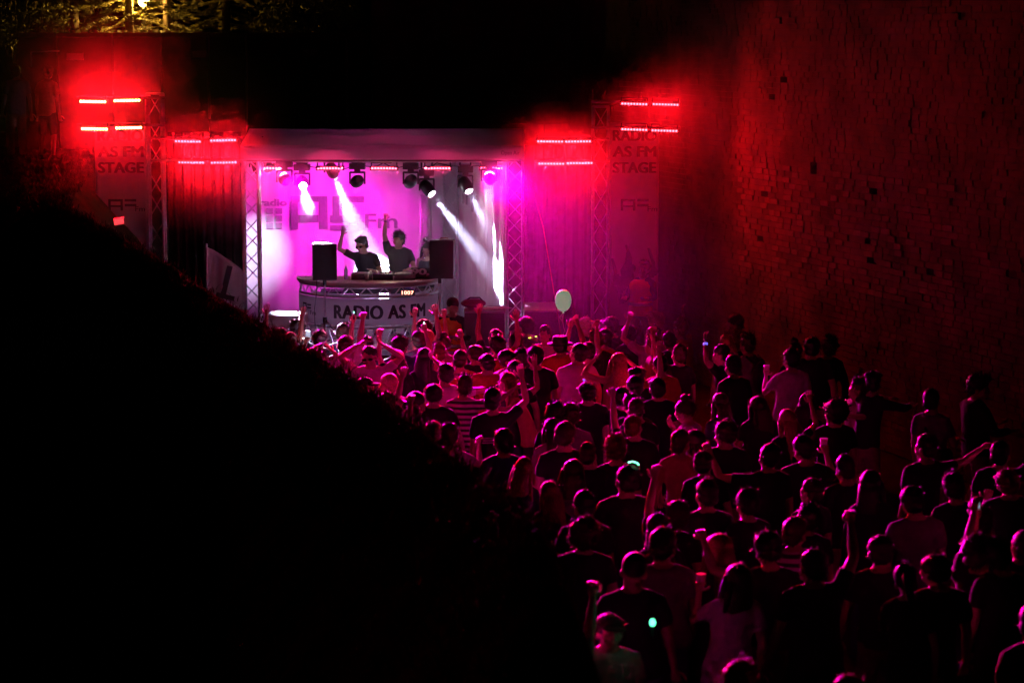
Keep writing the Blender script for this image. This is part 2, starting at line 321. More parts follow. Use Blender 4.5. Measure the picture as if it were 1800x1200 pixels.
# ------------------------------------------------------------------ people: who stands where
# head-top pixel x, y | height | turn from stage (deg) | hair | hair colour | shirt | sleeve | arm L | arm R | label | extras
CROWD = '''
523 564 1.72 10 c K K 1 d ph|person in dark top nearest the white riser, looking at the booth|
497 577 1.70 0 s K G 1 u hi|person raising a hand at the upper tip of the grass bank|hand=open
511 583 1.70 -5 s B K 1 d d|person in dark top half hidden where grass bank meets white riser|
564 577 1.76 5 k K K 1 ph ph|person in cap holding a phone up left of the booth tripod|phone
609 567 1.78 0 m B B 1 d d|person in navy top in front of the first letters on booth|
606 588 1.76 15 s B P 1 d u|person in pale lilac top raising one fist below left loudspeaker|hand=fist
562 618 1.70 20 m B W 1 cl cl|person clapping overhead beside the grass bank below the left tripod|hand=open
644 606 1.80 172 s K P 1 cl cl|person in sunglasses turned to the camera, hands joined overhead|sunglasses
640 658 1.72 160 k K P 1 d ub|person in cap at the grass bank with one dark sleeved arm up|hand=open
691 655 1.66 -10 l Y K 0 d d|person in dark tank top just right of the capped one at grass bank|
703 616 1.72 0 l B K 1 u d|person in black top with left arm raised below letters of booth|hand=fist
705 592 1.72 5 m K B 1 d ub|person holding a small green light up in front of the booth|green
645 592 1.70 0 s K K 1 u d|person lifting a tiny light straight up before the booth letters|green hand=hold
735 580 1.74 0 s B G 1 d u|person waving an open hand above the crowd before the booth|hand=open
748 561 1.80 -20 s K G 1 d d|person standing just left of the crossed-arm orange vest|
753 582 1.68 5 l Y T 0 u u|person with both bare arms over the head left of the orange vest|
784 591 1.66 0 b B P 0 d d|person in pale tank top right in front of the orange vest|
742 613 1.72 -5 l K K 1 d d|person in wide black top below the orange vest, back turned|
780 637 1.80 8 s K W 1 d tc|person in white shirt pointing an arm towards the booth|
726 688 1.78 70 x K K 1 d d|person in profile with dark shirt at the bank below white shirt|
761 672 1.76 10 k K K 1 ub d|person wearing goggles on a cap with left arm lifted|goggles
722 714 1.70 10 m K K 1 d d|person sunk behind the bank below the profile one|
765 742 1.66 10 s B K 1 u d|person raising a fist at the bank edge below the goggles|hand=fist
790 745 1.66 30 m B P 1 ph ph|person holding a phone near face at the bank edge|phone
598 647 1.66 0 l R K 1 d d|person whose top of the head just clears the bank|
673 692 1.62 0 m B T 1 d d|person almost hidden by the bank, only crown seen|
933 556 1.82 -40 s K K 1 d d|person in black with a glowing yellow necklace by the stage truss|necklace
954 571 1.72 200 s B P 1 d d|person facing camera beside the one with glowing necklace|
982 588 1.76 0 h K R 1 d ub|person in brimmed hat holding the balloon string|
1036 558 1.74 -30 p Y K 1 d d|person left of the right light tower, lit white from behind|
1064 563 1.78 0 m K K 1 d d|person directly below the right light tower|
1080 558 1.78 -10 s B K 1 d d|person in dark shirt at foot of the right banner|
1044 581 1.76 20 m B K 1 ub d|person with lilac-lit head below the right light tower|
1066 578 1.76 -30 s K R 1 d dr|person in red top drinking below the right light tower|cup
865 577 1.74 0 s K K 1 u d|person stretching left arm up in front of the black case|hand=open
879 590 1.74 10 m K R 1 d u|person stretching right arm up by the right stage truss|hand=open
913 586 1.76 0 m K K 1 d d|person in dark top below the right stage truss|
919 613 1.74 -12 m K R 1 d d|person in red top beside the black t-shirt wearer|
943 607 1.82 0 s K K 1 d d|person in plain black t-shirt, back turned, below the stage truss|
1010 602 1.80 0 s K W 1 d d|person in white shirt, back turned, below the balloon|
1033 601 1.78 -10 s K K 1 d hi|person in black right of the white shirt below the balloon|hand=fist
1079 620 1.72 0 l Y T 0 e e|person with both elbows out and hands on head|
838 604 1.70 0 k K K 1 d d|person in dark cap in front of the black case|
862 619 1.74 15 k K R 1 o d|person in cap with arm stretched sideways before the case|
884 612 1.74 150 s K T 1 d tc|person turned back from the stage with forearm across|
898 632 1.76 0 s K K 1 d d|person in dark top in the middle of the red-lit group|
896 655 1.72 15 m B K 1 d ub|person bending right arm over the head behind the big black shirt|hand=open
1033 668 1.74 0 k K K 1 d d|person with tiny blue light on a cap|bluedot
976 708 1.76 0 c K K 1 d d|person in dark top left of the pair in pale collars|
1004 710 1.74 20 m B G 1 d d|person in grey top right beside the dark topped one|
991 742 1.80 0 s B K 1 d d|person in dark shirt below the grey topped one|
862 680 1.86 0 s K K 1 d ub|person in big black shirt with pale print on the back|print
889 750 1.84 0 s K B 1 d d|person in navy shirt close to the bank, rim lit shoulders|
1031 775 1.70 0 s B K 1 d d|person low in the shadow between two dark shirts|
1090 768 1.74 20 c R K 1 d d|person with red lit crown below the middle group|
969 735 1.66 -10 l B P 1 d d|person in pale pink top behind the navy shirt|
765 603 1.68 0 m R K 0 d ub|person bending a bare arm behind the head below orange vest|
810 615 1.70 -10 s K R 1 d d|person in red shirt in front of the orange vest's right side|
820 660 1.72 20 m B S 1 d o|person in striped top with right arm held out|
930 655 1.72 -100 l R T 1 hg hg|person bent sideways in orange top reaching out both hands|lean
1152 548 1.80 -20 m Y R 1 d d|person at the tower banner's foot, veiled in pink haze|
1203 561 1.78 -30 m R R 1 d ub|person right of the banner with raised bent arm in haze|
1106 569 1.76 0 s K K 1 d d|person in dark top below the word STAGE banner|
1143 574 1.74 20 s B W 1 ub d|person in white top with bent left arm below the banner|
1183 581 1.74 -10 s K K 1 e d|person in dark shirt with left elbow high in the haze|
1148 589 1.72 -60 m R T 1 d d|person in tan top turned sideways in the pink haze|
1197 605 1.76 -10 s B K 1 ub d|person in dark shirt with left hand up, haze group front|
1304 552 1.80 -60 s K K 1 d d|person standing high against the brick wall beyond the crowd|
1279 589 1.72 20 l Y W 1 d d|person lit pale on the left side near the backpack wearer|
1296 582 1.74 0 m R K 1 d d|person between the pale-lit one and the backpack wearer|
1323 588 1.78 -5 m B G 1 d d|person wearing a dark backpack near the brick wall|backpack
1279 605 1.78 -30 s K K 1 ub d|person with thin lit wristband on raised left arm|band
1293 624 1.80 -10 s K K 1 d d|person in plain black shirt below the wristband arm|
1168 624 1.74 0 s K R 1 d d|person in red top at the centre below the haze group|
1386 613 1.80 15 s K W 1 dr d|person in white t-shirt drinking from a cup near the wall|cup
1395 603 1.72 40 b K K 1 d d|person behind the white t-shirt drinker|
1427 591 1.84 30 s K K 1 d d|person in black jacket standing beside the white t-shirt drinker|
1447 590 1.82 20 m K K 3 d d|person in black furthest along the wall from the drinker|
1117 645 1.74 20 s K K 1 d u|person in dark shirt left of centre reaching to the back of head|
1119 661 1.76 -30 s K K 1 d d|person in dark shirt turned right, just below the reaching one|
1153 662 1.76 0 s K K 1 d d|person with dark shirt and red lit cheek at the centre|
1094 678 1.70 40 k K K 1 ph d|person in cap lifting a phone left of centre|phone
1110 692 1.70 10 m B K 1 d d|person tucked behind the capped phone holder|
1125 698 1.76 0 s B K 1 d d|person in broad dark shirt left of the white top at centre|
1205 701 1.72 -40 b B W 1 d dr|person in white top with bare neck at the centre|
1265 693 1.68 0 l B B 1 d d|person in navy top with straight lit edge at right centre|
1330 694 1.68 0 l B K 1 d d|person in black next to the stretched pink forearm|
1419 691 1.70 30 l K K 1 d d|person with red lit left cheek under the drinker|
1385 721 1.70 10 l Y K 1 d ub|person in black with pale lit crown under the drinker|
1123 728 1.74 15 s R K 1 hi d|person clasping fingers beside face left of centre|hand=hold
1270 739 1.76 0 m B K 1 d d|person below the navy top wearer at right centre|
1203 753 1.78 20 s B T 1 d d|person in tan top right of the red lit crown|
1232 755 1.70 0 l K K 1 d d|person all in black beside the tan top wearer|
1348 779 1.76 0 s K K 1 sd d|person in black stretching a pink lit forearm to the right|
1414 765 1.78 10 s K K 1 d ph|person in black holding a drink up right below the pale lit crown|cup
1240 790 1.70 0 s B K 1 d d|person in shade below the black dressed one|
1524 652 1.78 80 s K K 3 hg hg|person in black hugging another by the wall|
1508 664 1.66 -110 m B P 1 hg hg|person in pale top hugged by the one in black|
1466 704 1.74 0 c K K 1 d d|person in black shirt left below the hugging couple|
1643 684 1.76 60 s K G 1 d fr|person with a strap bag across the back near the wall|bag
1718 659 1.84 100 m K K 3 fr fr|tall person in open jacket leaning at the brick wall|
1621 761 1.80 0 s K K 1 d o|person in dark shirt reaching right under the bag wearer|
1679 830 1.74 0 m K K 1 d d|person in shadow under the tall jacket wearer|
1540 828 1.80 15 l K K 3 d d|person in long dark hooded top with lit shoulder|
1786 822 1.74 30 s R K 1 dr u|person at the right frame edge holding a lit stick|
1756 775 1.72 40 s K K 1 d ub|person barely lit beside the tall jacket wearer|
912 805 1.68 0 l R K 1 d d|person in dark purple top right at the bank edge|
1000 807 1.70 0 l B G 1 d d|person with long lit edge in grey top right of bank|
972 846 1.68 10 l R K 1 d d|person with glowing pink shoulder next to the bank|
1030 862 1.78 0 s K K 1 d d|person in dark shirt with thin lit outline right of the bank|
1027 915 1.70 10 c B K 1 d d|person with bright pink lit crown at the bank's lower end|
1095 818 1.84 0 s K K 1 d d|broad person in black with green glowing ring on head|greenring
1242 842 1.82 0 s K K 1 d d|person in black shirt alone with thin lit outline at centre right|
1418 838 1.72 -20 s B K 1 d d|person in shadow with lit cheek right of the centre|
1425 885 1.72 15 m K K 1 d d|person behind the striped shirt wearer|
1402 908 1.76 15 s B S 1 d d|person in striped shirt at right below centre|
1172 880 1.70 30 s B K 1 hi d|person with pointed dark sleeve raised below centre|
1160 905 1.72 10 l B K 1 d d|person in dark top just above the grey shirted one|
1170 934 1.78 0 m K G 1 d d|person in grey shirt above the hunched foreground one|
1257 942 1.70 0 l R K 1 d d|person with straight lit edge above the white top wearer|
1360 937 1.78 0 m K K 1 sd d|person in black with left fist beside the head|hand=fist
1122 971 1.84 5 x K K 1 d d|person in dark shirt bowing over the green lamp|
1282 988 1.72 5 l B W 1 ph d|person in white top holding a cup, foreground middle|cup
1613 853 1.80 0 s K G 1 d d|person in grey shirt, back turned, at right|
1557 942 1.74 20 s K K 1 d tb|person in dark top below the grey shirt wearer|
1640 972 1.74 0 s K K 1 d d|person with lilac lit crown below the grey shirt wearer|
1600 992 1.70 30 p K K 1 tb d|person with red lit shoulder in the right foreground|
1713 943 1.74 60 c B K 1 hi d|person with lit brow facing sideways at far right|
1757 947 1.76 0 m K K 1 d d|person in black behind lit brow one at far right|
1727 890 1.70 20 s B K 1 d d|person in shadow above the lit brow one|
1438 965 1.78 0 s K K 1 d u|person raising a fist in the right foreground|hand=fist
1815 1055 1.86 0 s K K 1 d d|person cut by the lower right frame corner|
1510 1186 1.80 10 s R K 1 d d|person at the bottom edge right of the middle|
1306 1170 1.76 10 m R K 1 d d|person at the bottom edge below the white top wearer|
1070 1073 1.70 170 k K P 1 d hi|person in cap holding the green lamp, lower middle|lamp
1795 930 1.74 0 s K K 1 ub d|person lifting a pink phone at the right frame edge|phone
1480 800 1.72 0 s K K 1 d d|person in dark top between hooded top and the drinker's row|
1325 860 1.74 -10 m K K 1 d d|person in black robe-like dark top right of centre|
'''
CLOTH = {'K': (.018, .018, .022), 'G': (.16, .16, .17), 'W': (.7, .7, .7), 'P': (.55, .42, .45), 'R': (.45, .05, .04), 'B': (.03, .04, .12), 'T': (.45, .24, .12), 'O': (.8, .16, .02)}
HAIRC = {'K': (.012, .009, .008), 'B': (.05, .026, .014), 'Y': (.5, .34, .15), 'R': (.16, .05, .02)}
SKIN = [(.5, .3, .22), (.42, .24, .17), (.56, .36, .28)]
m_eye = mat('eye_dark', (.02, .015, .012), .25); m_lip = mat('lip', (.3, .1, .08), .4)
m_shoe = mat('shoe_rubber', (.05, .05, .055), .6)
skins = [mat('skin_%d' % i, c, .42, spec=.5, noise=.12, scale=14) for i, c in enumerate(SKIN)]
hairm = {k: mat('hair_' + k, c, .55, noise=.5, scale=60, spec=.6) for k, c in HAIRC.items()}
clothm = {k: mat('fabric_' + k, c, .85, noise=.2, scale=18, bump=.15, sheen=.05, spec=.3) for k, c in CLOTH.items()}
def stripes():
    m = bpy.data.materials.new('fabric_striped'); m.use_nodes = True; n, l = nt(m); p = n['Principled BSDF']; p.inputs['Roughness'].default_value = .85
    tc = n.new('ShaderNodeTexCoord'); w = n.new('ShaderNodeTexWave'); w.bands_direction = 'Z'; w.inputs['Scale'].default_value = 4.6; w.inputs['Distortion'].default_value = .6
    l.new(tc.outputs['Object'], w.inputs['Vector']); r = n.new('ShaderNodeValToRGB'); r.color_ramp.interpolation = 'CONSTANT'
    r.color_ramp.elements[0].color = (.03, .02, .04, 1); r.color_ramp.elements[1].color = (.6, .55, .55, 1); r.color_ramp.elements[1].position = .5
    l.new(w.outputs['Fac'], r.inputs[0]); l.new(r.outputs[0], p.inputs['Base Color']); return m
clothm['S'] = stripes()
legm = [mat('denim', (.05, .07, .14), .85, noise=.3), mat('trouser_black', (.02, .02, .022), .85), mat('trouser_tan', (.3, .24, .16), .85)]

PEOPLE = []
STAGE_C = Vector((X(670, 39.5), 39.5, 0))
for line in CROWD.strip().splitlines():
    a, label, ext = line.split('|'); t = a.split(); px, py, h = float(t[0]), float(t[1]), float(t[2])
    g = on_z(px, py, h); yaw = math.atan2(-(STAGE_C.x - g.x), STAGE_C.y - g.y) * .8 - math.radians(float(t[3]))
    PEOPLE.append(dict(loc=Vector((g.x, g.y, 0)), h=h, yaw=yaw, hair=t[4], hc=t[5], shirt=t[6], sleeve=int(t[7]), aL=t[8], aR=t[9], label=label, ext=ext.split(), cat='person', group='people dancing in front of the stage'))
def special(px, py, d, feet, h, face, hair, hc, shirt, sleeve, aL, aR, label, ext='', group=None, seated=False):
    p = at(px, py, d); PEOPLE.append(dict(loc=Vector((p.x, d, feet)), h=h, yaw=math.radians(face), hair=hair, hc=hc, shirt=shirt, sleeve=sleeve, aL=aL, aR=aR, label=label, ext=ext.split(), cat='person', group=group, seated=seated))
DECK = .8
special(648, 425, 41.05, DECK, 1.70, 175, 's', 'K', 'K', 1, 'fr', 'ub', 'person in black t-shirt and headphones bending over the turntables', 'headphones lanyard glasses lean hand=open', 'performers on stage')
special(702, 414, 41.15, DECK, 1.76, 182, 'm', 'K', 'K', 1, 'tb', 'u', 'person in black t-shirt on stage with one arm straight up', 'band hand=fist', 'performers on stage')
special(747, 450, 41.9, DECK, 1.52, 165, 'l', 'K', 'K', 0, 'd', 'd', 'person in dark top at the back beside the right loudspeaker', '', 'performers on stage')
special(790, 519, 37.4, 0, 1.83, 180, 'x', 'K', 'K', 3, 'cr', 'cr', 'person in orange vest with arms crossed in front of the booth', 'vest', 'crew in orange vests')
special(1126, 504, 39.3, .55, 1.66, 160, 'm', 'R', 'K', 3, 'fr', 'fr', 'person in orange vest with pale stripe by the right banner', 'vest', 'crew in orange vests')
special(26, 104, 44.5, 3.62, 1.74, 20, 's', 'K', 'G', 1, 'd', 'd', 'person in grey shirt on the dark bank at upper left corner', '', 'onlookers on the bank')
special(80, 106, 44.5, 3.6, 1.74, -20, 'm', 'K', 'T', 1, 'd', 'd', 'person in tan shirt on the bank beside the grey shirt', '', 'onlookers on the bank')
for i, P in enumerate(PEOPLE):
    rs = np.random.default_rng(1000 + i); P['rs'] = rs; e = P['ext']
    hand = next((q[5:] for q in e if q.startswith('hand=')), 'hold' if ('cup' in e or 'phone' in e or 'lamp' in e) else 'relax')
    fem = P['hair'] in 'lpb'; lean = (rs.uniform(-.05, .05), rs.uniform(-.03, .07))
    if 'lean' in e: lean = (.05, .26)
    low = 'long' if rs.random() < .6 else ('dress' if fem and rs.random() < .5 else 'shorts')
    sunk = .0
    b, s, l, f, ft, info = person_geo(rs, 'f' if fem else 'm', P['sleeve'], P['aL'], P['aR'], rs.uniform(-.6, .6), (rs.uniform(-.28, .15), rs.uniform(-.2, .2)), lean, low, hand, P.get('seated', False))
    P['info'] = info; P['f'] = f; P['ft'] = ft
    P['ib'] = bake_later(b, .0135, .42, 2); P['is'] = bake_later(s, .02, .8, 3); P['il'] = bake_later(l, .024, .6, 2)

# lettering
TX = {}
for k, (body, bold, sp) in {'radio_as_fm': ('RADIO AS FM', 0.0, 1.05), 'stage': ('STAGE', 0.0, 1.0), 'radio': ('RADIO', 0.0, 1.0), 'as_fm': ('AS FM', 0.0, 1.0), 'radio_small': ('radio', .012, 1.0),
                            'fm_small': ('Fm', .01, 1.05), 'fm_big': ('Fm', 0.0, 1.0), 'counter': ('1007', .01, 1.1), 'ninety': ('90,', .03, .9), 'script': ('Open Air', .0, 1.0)}.items():
    TX[k] = text_later(body, 1, bold, 0, sp)
BK = run_bake()
def flat_text(key, w, h, bold=0):
    """text mesh scaled to w x h, in the x-z plane, centred, facing -y"""
    me = BK[TX[key]].copy(); c = co_get(me); lo, hi = c.min(0), c.max(0); mid = (lo + hi) / 2
    s = np.array([w / max(1e-6, hi[0] - lo[0]), h / max(1e-6, hi[1] - lo[1])]); q = np.zeros_like(c)
    q[:, 0] = (c[:, 0] - mid[0]) * s[0]; q[:, 2] = (c[:, 1] - mid[1]) * s[1]; co_set(me, q); me.materials.clear()
    if bold:
        b = bmesh.new()
        for k in range(5):
            t = me.copy(); co_set(t, q + np.array([(k - 2) / 2 * bold, -.0008 * k, (.35 * bold if k % 2 else -.35 * bold)])); b.from_mesh(t); bpy.data.meshes.remove(t)
        b.to_mesh(me); b.free()
    return me

# ------------------------------------------------------------------ shared materials
m_alu = mat('aluminium', (.72, .72, .74), .4, .45, noise=.15, scale=25)
m_blk = mat('black_paint', (.015, .015, .017), .45, noise=.3); m_blk2 = mat('black_drape', (.02, .018, .02), .95, noise=.4, scale=6)
m_white = mat('white_cloth', (.74, .73, .74), .9, noise=.08, scale=3); m_pvc = mat('white_pvc', (.72, .72, .72), .55, noise=.12, scale=4)
m_panelcloth = mat('booth_cloth', (.8, .79, .8), .8, noise=.06, scale=4); m_print = mat('dark_print', (.07, .05, .07), .7); m_print2 = mat('grey_print', (.2, .15, .2), .8); m_print3 = mat('pale_print', (.34, .28, .33), .8)
def translucent(m, k):
    n, l = nt(m); p = n['Principled BSDF']; t = n.new('ShaderNodeBsdfTranslucent'); x = n.new('ShaderNodeMixShader'); x.inputs[0].default_value = k; t.inputs[0].default_value = (.8, .78, .8, 1)
    l.new(p.outputs[0], x.inputs[1]); l.new(t.outputs[0], x.inputs[2]); l.new(x.outputs[0], n['Material Output'].inputs[0])
m_roof = mat('roof_fabric', (.72, .72, .72), .6, noise=.12, scale=4); translucent(m_roof, .5)
m_grille = mat('speaker_grille', (.02, .02, .02), .5, .3, noise=.5, scale=200, bump=.4)
m_wood = mat('stage_ply', (.1, .07, .05), .7, noise=.4, scale=5)
m_led = mat('led_red_lens', (.6, .1, .1), .2, emit=(1, .03, .045), estr=24); m_led_pink = mat('led_pink_lens', (.6, .2, .3), .2, emit=(1, .05, .09), estr=18)
m_led_hot = mat('led_hot_lens', (.6, .2, .1), .2, emit=(1, .22, .06), estr=70)
m_lens_w = mat('white_beam_lens', (.8, .8, .8), .1, emit=(.95, .9, 1), estr=60); m_lens_off = mat('dark_lens', (.05, .03, .05), .08, noise=.05)
m_chrome = mat('reflector', (.8, .78, .8), .12, 1.0, noise=.05)
m_paper = mat('paper', (.75, .74, .72), .8, noise=.05); m_red = mat('red_plastic', (.3, .03, .03), .5); m_grey = mat('grey_plastic', (.2, .2, .21), .5)
m_clear = mat('bottle_plastic', (.75, .8, .85), .12, noise=.02, trans=.7)
m_dirt = mat('packed_earth', (.06, .048, .036), .95, noise=.5, scale=2, bump=.5)

# ------------------------------------------------------------------ ground, bank, terrace
def sheet(name, x0, x1, y0, y1, z, m, n=1, amp=0):
    xs = np.linspace(x0, x1, n + 1); ys = np.linspace(y0, y1, n + 1); mb = MB(); v = [(x, y, z + (amp * math.sin(x * 1.3 + y * .7) * math.sin(y * 1.1 - x * .4) if amp else 0)) for y in ys for x in xs]
    f = [(j * (n + 1) + i, j * (n + 1) + i + 1, (j + 1) * (n + 1) + i + 1, (j + 1) * (n + 1) + i) for j in range(n) for i in range(n)]
    return mb.add(v, f).build(name, m)
tag(sheet('ground', -150, 150, -60, 240, -.02, m_dirt, 60, .012), 'dark trodden earth ground of the hollow', kind='structure')
RIDGE = [(-2.5, 1, -.1), (-1.6, 5, .1), (-1.0, 8, .8), (-.5, 11, 1.3)]
for px, py, d in [(985, 1058, 14), (948, 918, 16), (832, 815, 18.5), (700, 720, 21), (560, 627, 24), (450, 557, 27), (365, 508, 29), (250, 432, 31.5), (100, 352, 35)]:
    p = at(px, py, d); RIDGE.append((p.x, p.y, p.z - .05))
RIDGE += [(-7.2, 40, 3.55), (-7.5, 47, 3.6), (-7.6, 52, 3.6)]
R_ = np.array(RIDGE); seg = np.r_[0, np.cumsum(np.linalg.norm(np.diff(R_[:, :2], axis=0), axis=1))]
uu = np.linspace(0, seg[-1], 190); RP = np.stack([np.interp(uu, seg, R_[:, k]) for k in range(3)], 1)
for _ in range(6): RP[1:-1] = RP[1:-1] * .5 + (RP[:-2] + RP[2:]) * .25
tg = np.gradient(RP[:, :2], axis=0); tg /= np.linalg.norm(tg, axis=1)[:, None]
for _ in range(30): tg[1:-1] = tg[1:-1] * .5 + (tg[:-2] + tg[2:]) * .25
nr = np.stack([tg[:, 1], -tg[:, 0]], 1)                       # to the right / far side
vv = np.r_[-np.geomspace(16, .15, 34), 0, np.linspace(.12, 3.2, 26)]
def bank_z(h, v, x, y):
    left = np.interp(y, [2, 8, 34, 40], [.5, .9, .9, .03]); d = np.sqrt(v * v + .03) - .173
    z = np.where(v > 0, h - d * (h + .1) / np.interp(y, [12, 18, 22, 28], [.5, .8, 1.6, 2.9]), h - d * left)
    z = z + (.03 * np.sin(x * 2.1 + y * 1.3) + .02 * np.sin(x * 5.3 - y * 3.1) + .012 * np.sin(x * 11 + y * 9)) * np.where(v > 2.4, 0, 1)
    return np.maximum(z, -.12)
bx = RP[:, None, 0] + nr[:, None, 0] * vv; by = RP[:, None, 1] + nr[:, None, 1] * vv
bz = bank_z(RP[:, None, 2] + 0 * vv, vv[None, :], bx, by); NV = len(vv); NU = len(RP)
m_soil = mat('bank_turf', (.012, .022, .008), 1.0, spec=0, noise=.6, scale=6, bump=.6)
hb = MB().add(np.stack([bx, by, bz], -1), [(i * NV + j, i * NV + j + 1, (i + 1) * NV + j + 1, (i + 1) * NV + j) for i in range(NU - 1) for j in range(NV - 1)])
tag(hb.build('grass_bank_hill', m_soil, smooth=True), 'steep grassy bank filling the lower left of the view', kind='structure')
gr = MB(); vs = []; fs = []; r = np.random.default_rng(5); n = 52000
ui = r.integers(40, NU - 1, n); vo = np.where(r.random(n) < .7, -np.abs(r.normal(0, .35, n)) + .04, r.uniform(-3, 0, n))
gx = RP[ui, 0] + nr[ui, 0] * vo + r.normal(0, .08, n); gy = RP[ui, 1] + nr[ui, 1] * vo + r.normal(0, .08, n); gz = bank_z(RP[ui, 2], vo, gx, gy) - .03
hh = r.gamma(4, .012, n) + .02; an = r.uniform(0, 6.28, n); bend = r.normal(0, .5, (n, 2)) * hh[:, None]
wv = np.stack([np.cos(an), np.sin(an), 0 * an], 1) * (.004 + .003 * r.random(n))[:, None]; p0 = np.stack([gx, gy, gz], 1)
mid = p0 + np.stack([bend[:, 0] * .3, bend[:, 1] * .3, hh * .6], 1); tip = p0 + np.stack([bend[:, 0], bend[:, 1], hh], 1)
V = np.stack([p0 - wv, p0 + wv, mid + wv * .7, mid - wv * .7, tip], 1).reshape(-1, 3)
me = bpy.data.meshes.new('grass'); idx = np.arange(n) * 5
me.from_pydata(V.tolist(), [], [q for i in idx.tolist() for q in ((i, i + 1, i + 2, i + 3), (i + 3, i + 2, i + 4))])
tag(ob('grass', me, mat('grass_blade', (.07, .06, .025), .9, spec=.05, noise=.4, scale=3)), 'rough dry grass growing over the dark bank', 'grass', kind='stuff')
tag(sheet('terrace_ground', -60, -2.6, 50.9, 90, 3.9, m_soil, 8, .02), 'raised ground behind the parapet wall', kind='structure')

# ------------------------------------------------------------------ walls
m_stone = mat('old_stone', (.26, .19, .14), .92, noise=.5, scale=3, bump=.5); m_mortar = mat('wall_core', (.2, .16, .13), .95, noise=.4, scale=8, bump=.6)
bw = thing('parapet_wall', 'low dark panelled wall behind the left side of the stage', 'wall', (-3, 50.2, 0))
xs = [X(p, 50) for p in (40, 108, 205, 290, 372, 437, 520, 610, 652)]
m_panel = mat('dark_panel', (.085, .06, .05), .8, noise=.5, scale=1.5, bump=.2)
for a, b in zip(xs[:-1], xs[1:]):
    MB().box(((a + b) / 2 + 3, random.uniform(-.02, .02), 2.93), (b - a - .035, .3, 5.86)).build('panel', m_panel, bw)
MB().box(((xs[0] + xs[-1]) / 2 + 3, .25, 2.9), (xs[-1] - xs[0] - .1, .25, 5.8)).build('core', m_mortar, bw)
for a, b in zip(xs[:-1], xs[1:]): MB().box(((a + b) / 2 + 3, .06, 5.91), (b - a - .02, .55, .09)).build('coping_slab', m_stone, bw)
for px in (372, 437, 612): MB().tube([(X(px, 50) + 3, -.2, 5.9), (X(px, 50) + 3, -.2, 4.2)], .022, 8).build('drain_pipe', m_alu, bw)
for px, py, w in ((132, 100, .34), (350, 96, .3), (545, 93, .3)):
    q = MB().box((0, 0, 0), (w, .012, .14)).build('wall_plate', m_pvc); q.location = at(px, py, 49.98); tag(q, {132: 'small pale plate on the wall above the far left bars', 350: 'small pale plate on the wall above the inner left bars', 545: 'small pale plate on the wall under the lit ledge'}[px], 'plate')
tw = thing('tower_wall', 'tall dark stone wall rising behind the stage roof', 'wall', (-.6, 49.9, 0))
def courses(parent, x0, x1, z0, z1, y, m, name='stone_block'):
    z = z0; rr = random.Random(3)
    while z < z1:
        h = rr.uniform(.32, .5); x = x0
        while x < x1 - .05:
            w = min(rr.uniform(.5, 1.1), x1 - x); d = rr.uniform(0, .05)
            MB().box((x + w / 2, y - d / 2, z + h / 2), (w - .025, .3 + d, h - .025)).build(name, m, parent); x += w
        z += h
courses(tw, X(655, 50) + .6, 2.6, 3.4, 9.6, 0, m_stone)
MB().box(((X(655, 50) + .6 + 2.6) / 2, .45, 4.8), (2.6 - X(655, 50) - .6, .6, 9.6)).build('core', m_mortar, tw)
q = MB(); 
for i, (x, z) in enumerate(((-.28, -.05), (0, .0), (.26, .04))): q.box((x, 0, z), (.27, .5, .07), Euler((0, -.16, 0)).to_matrix().to_4x4())
q = q.build('stone_ledge', m_stone); q.location = at(601, 63, 49.5); tag(q, 'short stone ledge lit yellow on top of the wall', 'ledge')
q = MB().tube([at(792, -10, 49.2), at(786, 80, 49.2), at(765, 190, 49.2)], .018, 8).build('hanging_cable', m_grey); tag(q, 'thin slanting cable hanging down the tall stone wall', 'cable')
q = MB().tube([at(55, 92, 46), at(104, 90, 46)], .015, 6).tube([at(55, 92, 46), at(55, 118, 46)], .015, 6).build('handrail', m_alu); tag(q, 'thin metal handrail beside the onlookers on the bank', 'railing')

# receding brick wall on the right
WA = Vector((1.2, 47.2, 0)); WB = Vector((9.45, 20.2, 0)); WL = (WB - WA).length; wdir = (WB - WA) / WL; wrot = math.atan2(wdir.y, wdir.x)
bwall = thing('brick_wall', 'high weathered brick wall glowing red beside the crowd', 'wall', WA, (0, 0, wrot))
m_brick = mat('old_brick', (.2, .1, .07), .9, noise=.75, scale=1.3, bump=.6); m_brick2 = mat('pale_brick', (.3, .18, .12), .88, noise=.4, scale=6, bump=.5)
# local +y is away from the camera side? face side is -y local if it points to the crowd
MB().box((WL / 2, .5, 4.5), (WL + 1, .8, 9.4)).build('core', m_mortar, bwall)
r = np.random.default_rng(11); big = MB(); mort = MB(); z = 0; row = 0; single = []
BH = .09; holes = [(r.uniform(9.2, 15.5), r.uniform(2.0, 5.2), r.uniform(.05, .2), r.uniform(.04, .1)) for _ in range(13)] + [(r.uniform(3, 24), r.uniform(1.5, 7.5), r.uniform(.08, .2), r.uniform(.05, .1)) for _ in range(5)]
while z < 9:
    x = -.3 + (row % 2) * .17
    while x < WL:
        w = r.uniform(.2, .32); cx, cz = x + w / 2, z + BH / 2
        out = .004 + .008 * r.random() ** 2 + (.02 if r.random() < .006 else 0) + .012 * math.sin(cx * .9 + cz * 1.7) ** 2
        miss = any(abs(cx - hx) < ha and abs(cz - hz) < hb_ for hx, hz, ha, hb_ in holes) or r.random() < .0008
        if not miss:
            R = Euler((r.normal(0, .012), r.normal(0, .015), r.normal(0, .012))).to_matrix().to_4x4()
            args = ((cx, .1 - out + .02, cz), (w - .012, .22, BH - .012), R)
            if 8.5 < cx < 16 and 2.2 < cz < 5.4 and r.random() < .32 and len(single) < 200: single.append(args)
            else: big.box(*args)
            mort.box((cx, .13 - out * .8 - .002, cz), (w + .004, .22, BH + .004))
        x += w
    z += BH; row += 1
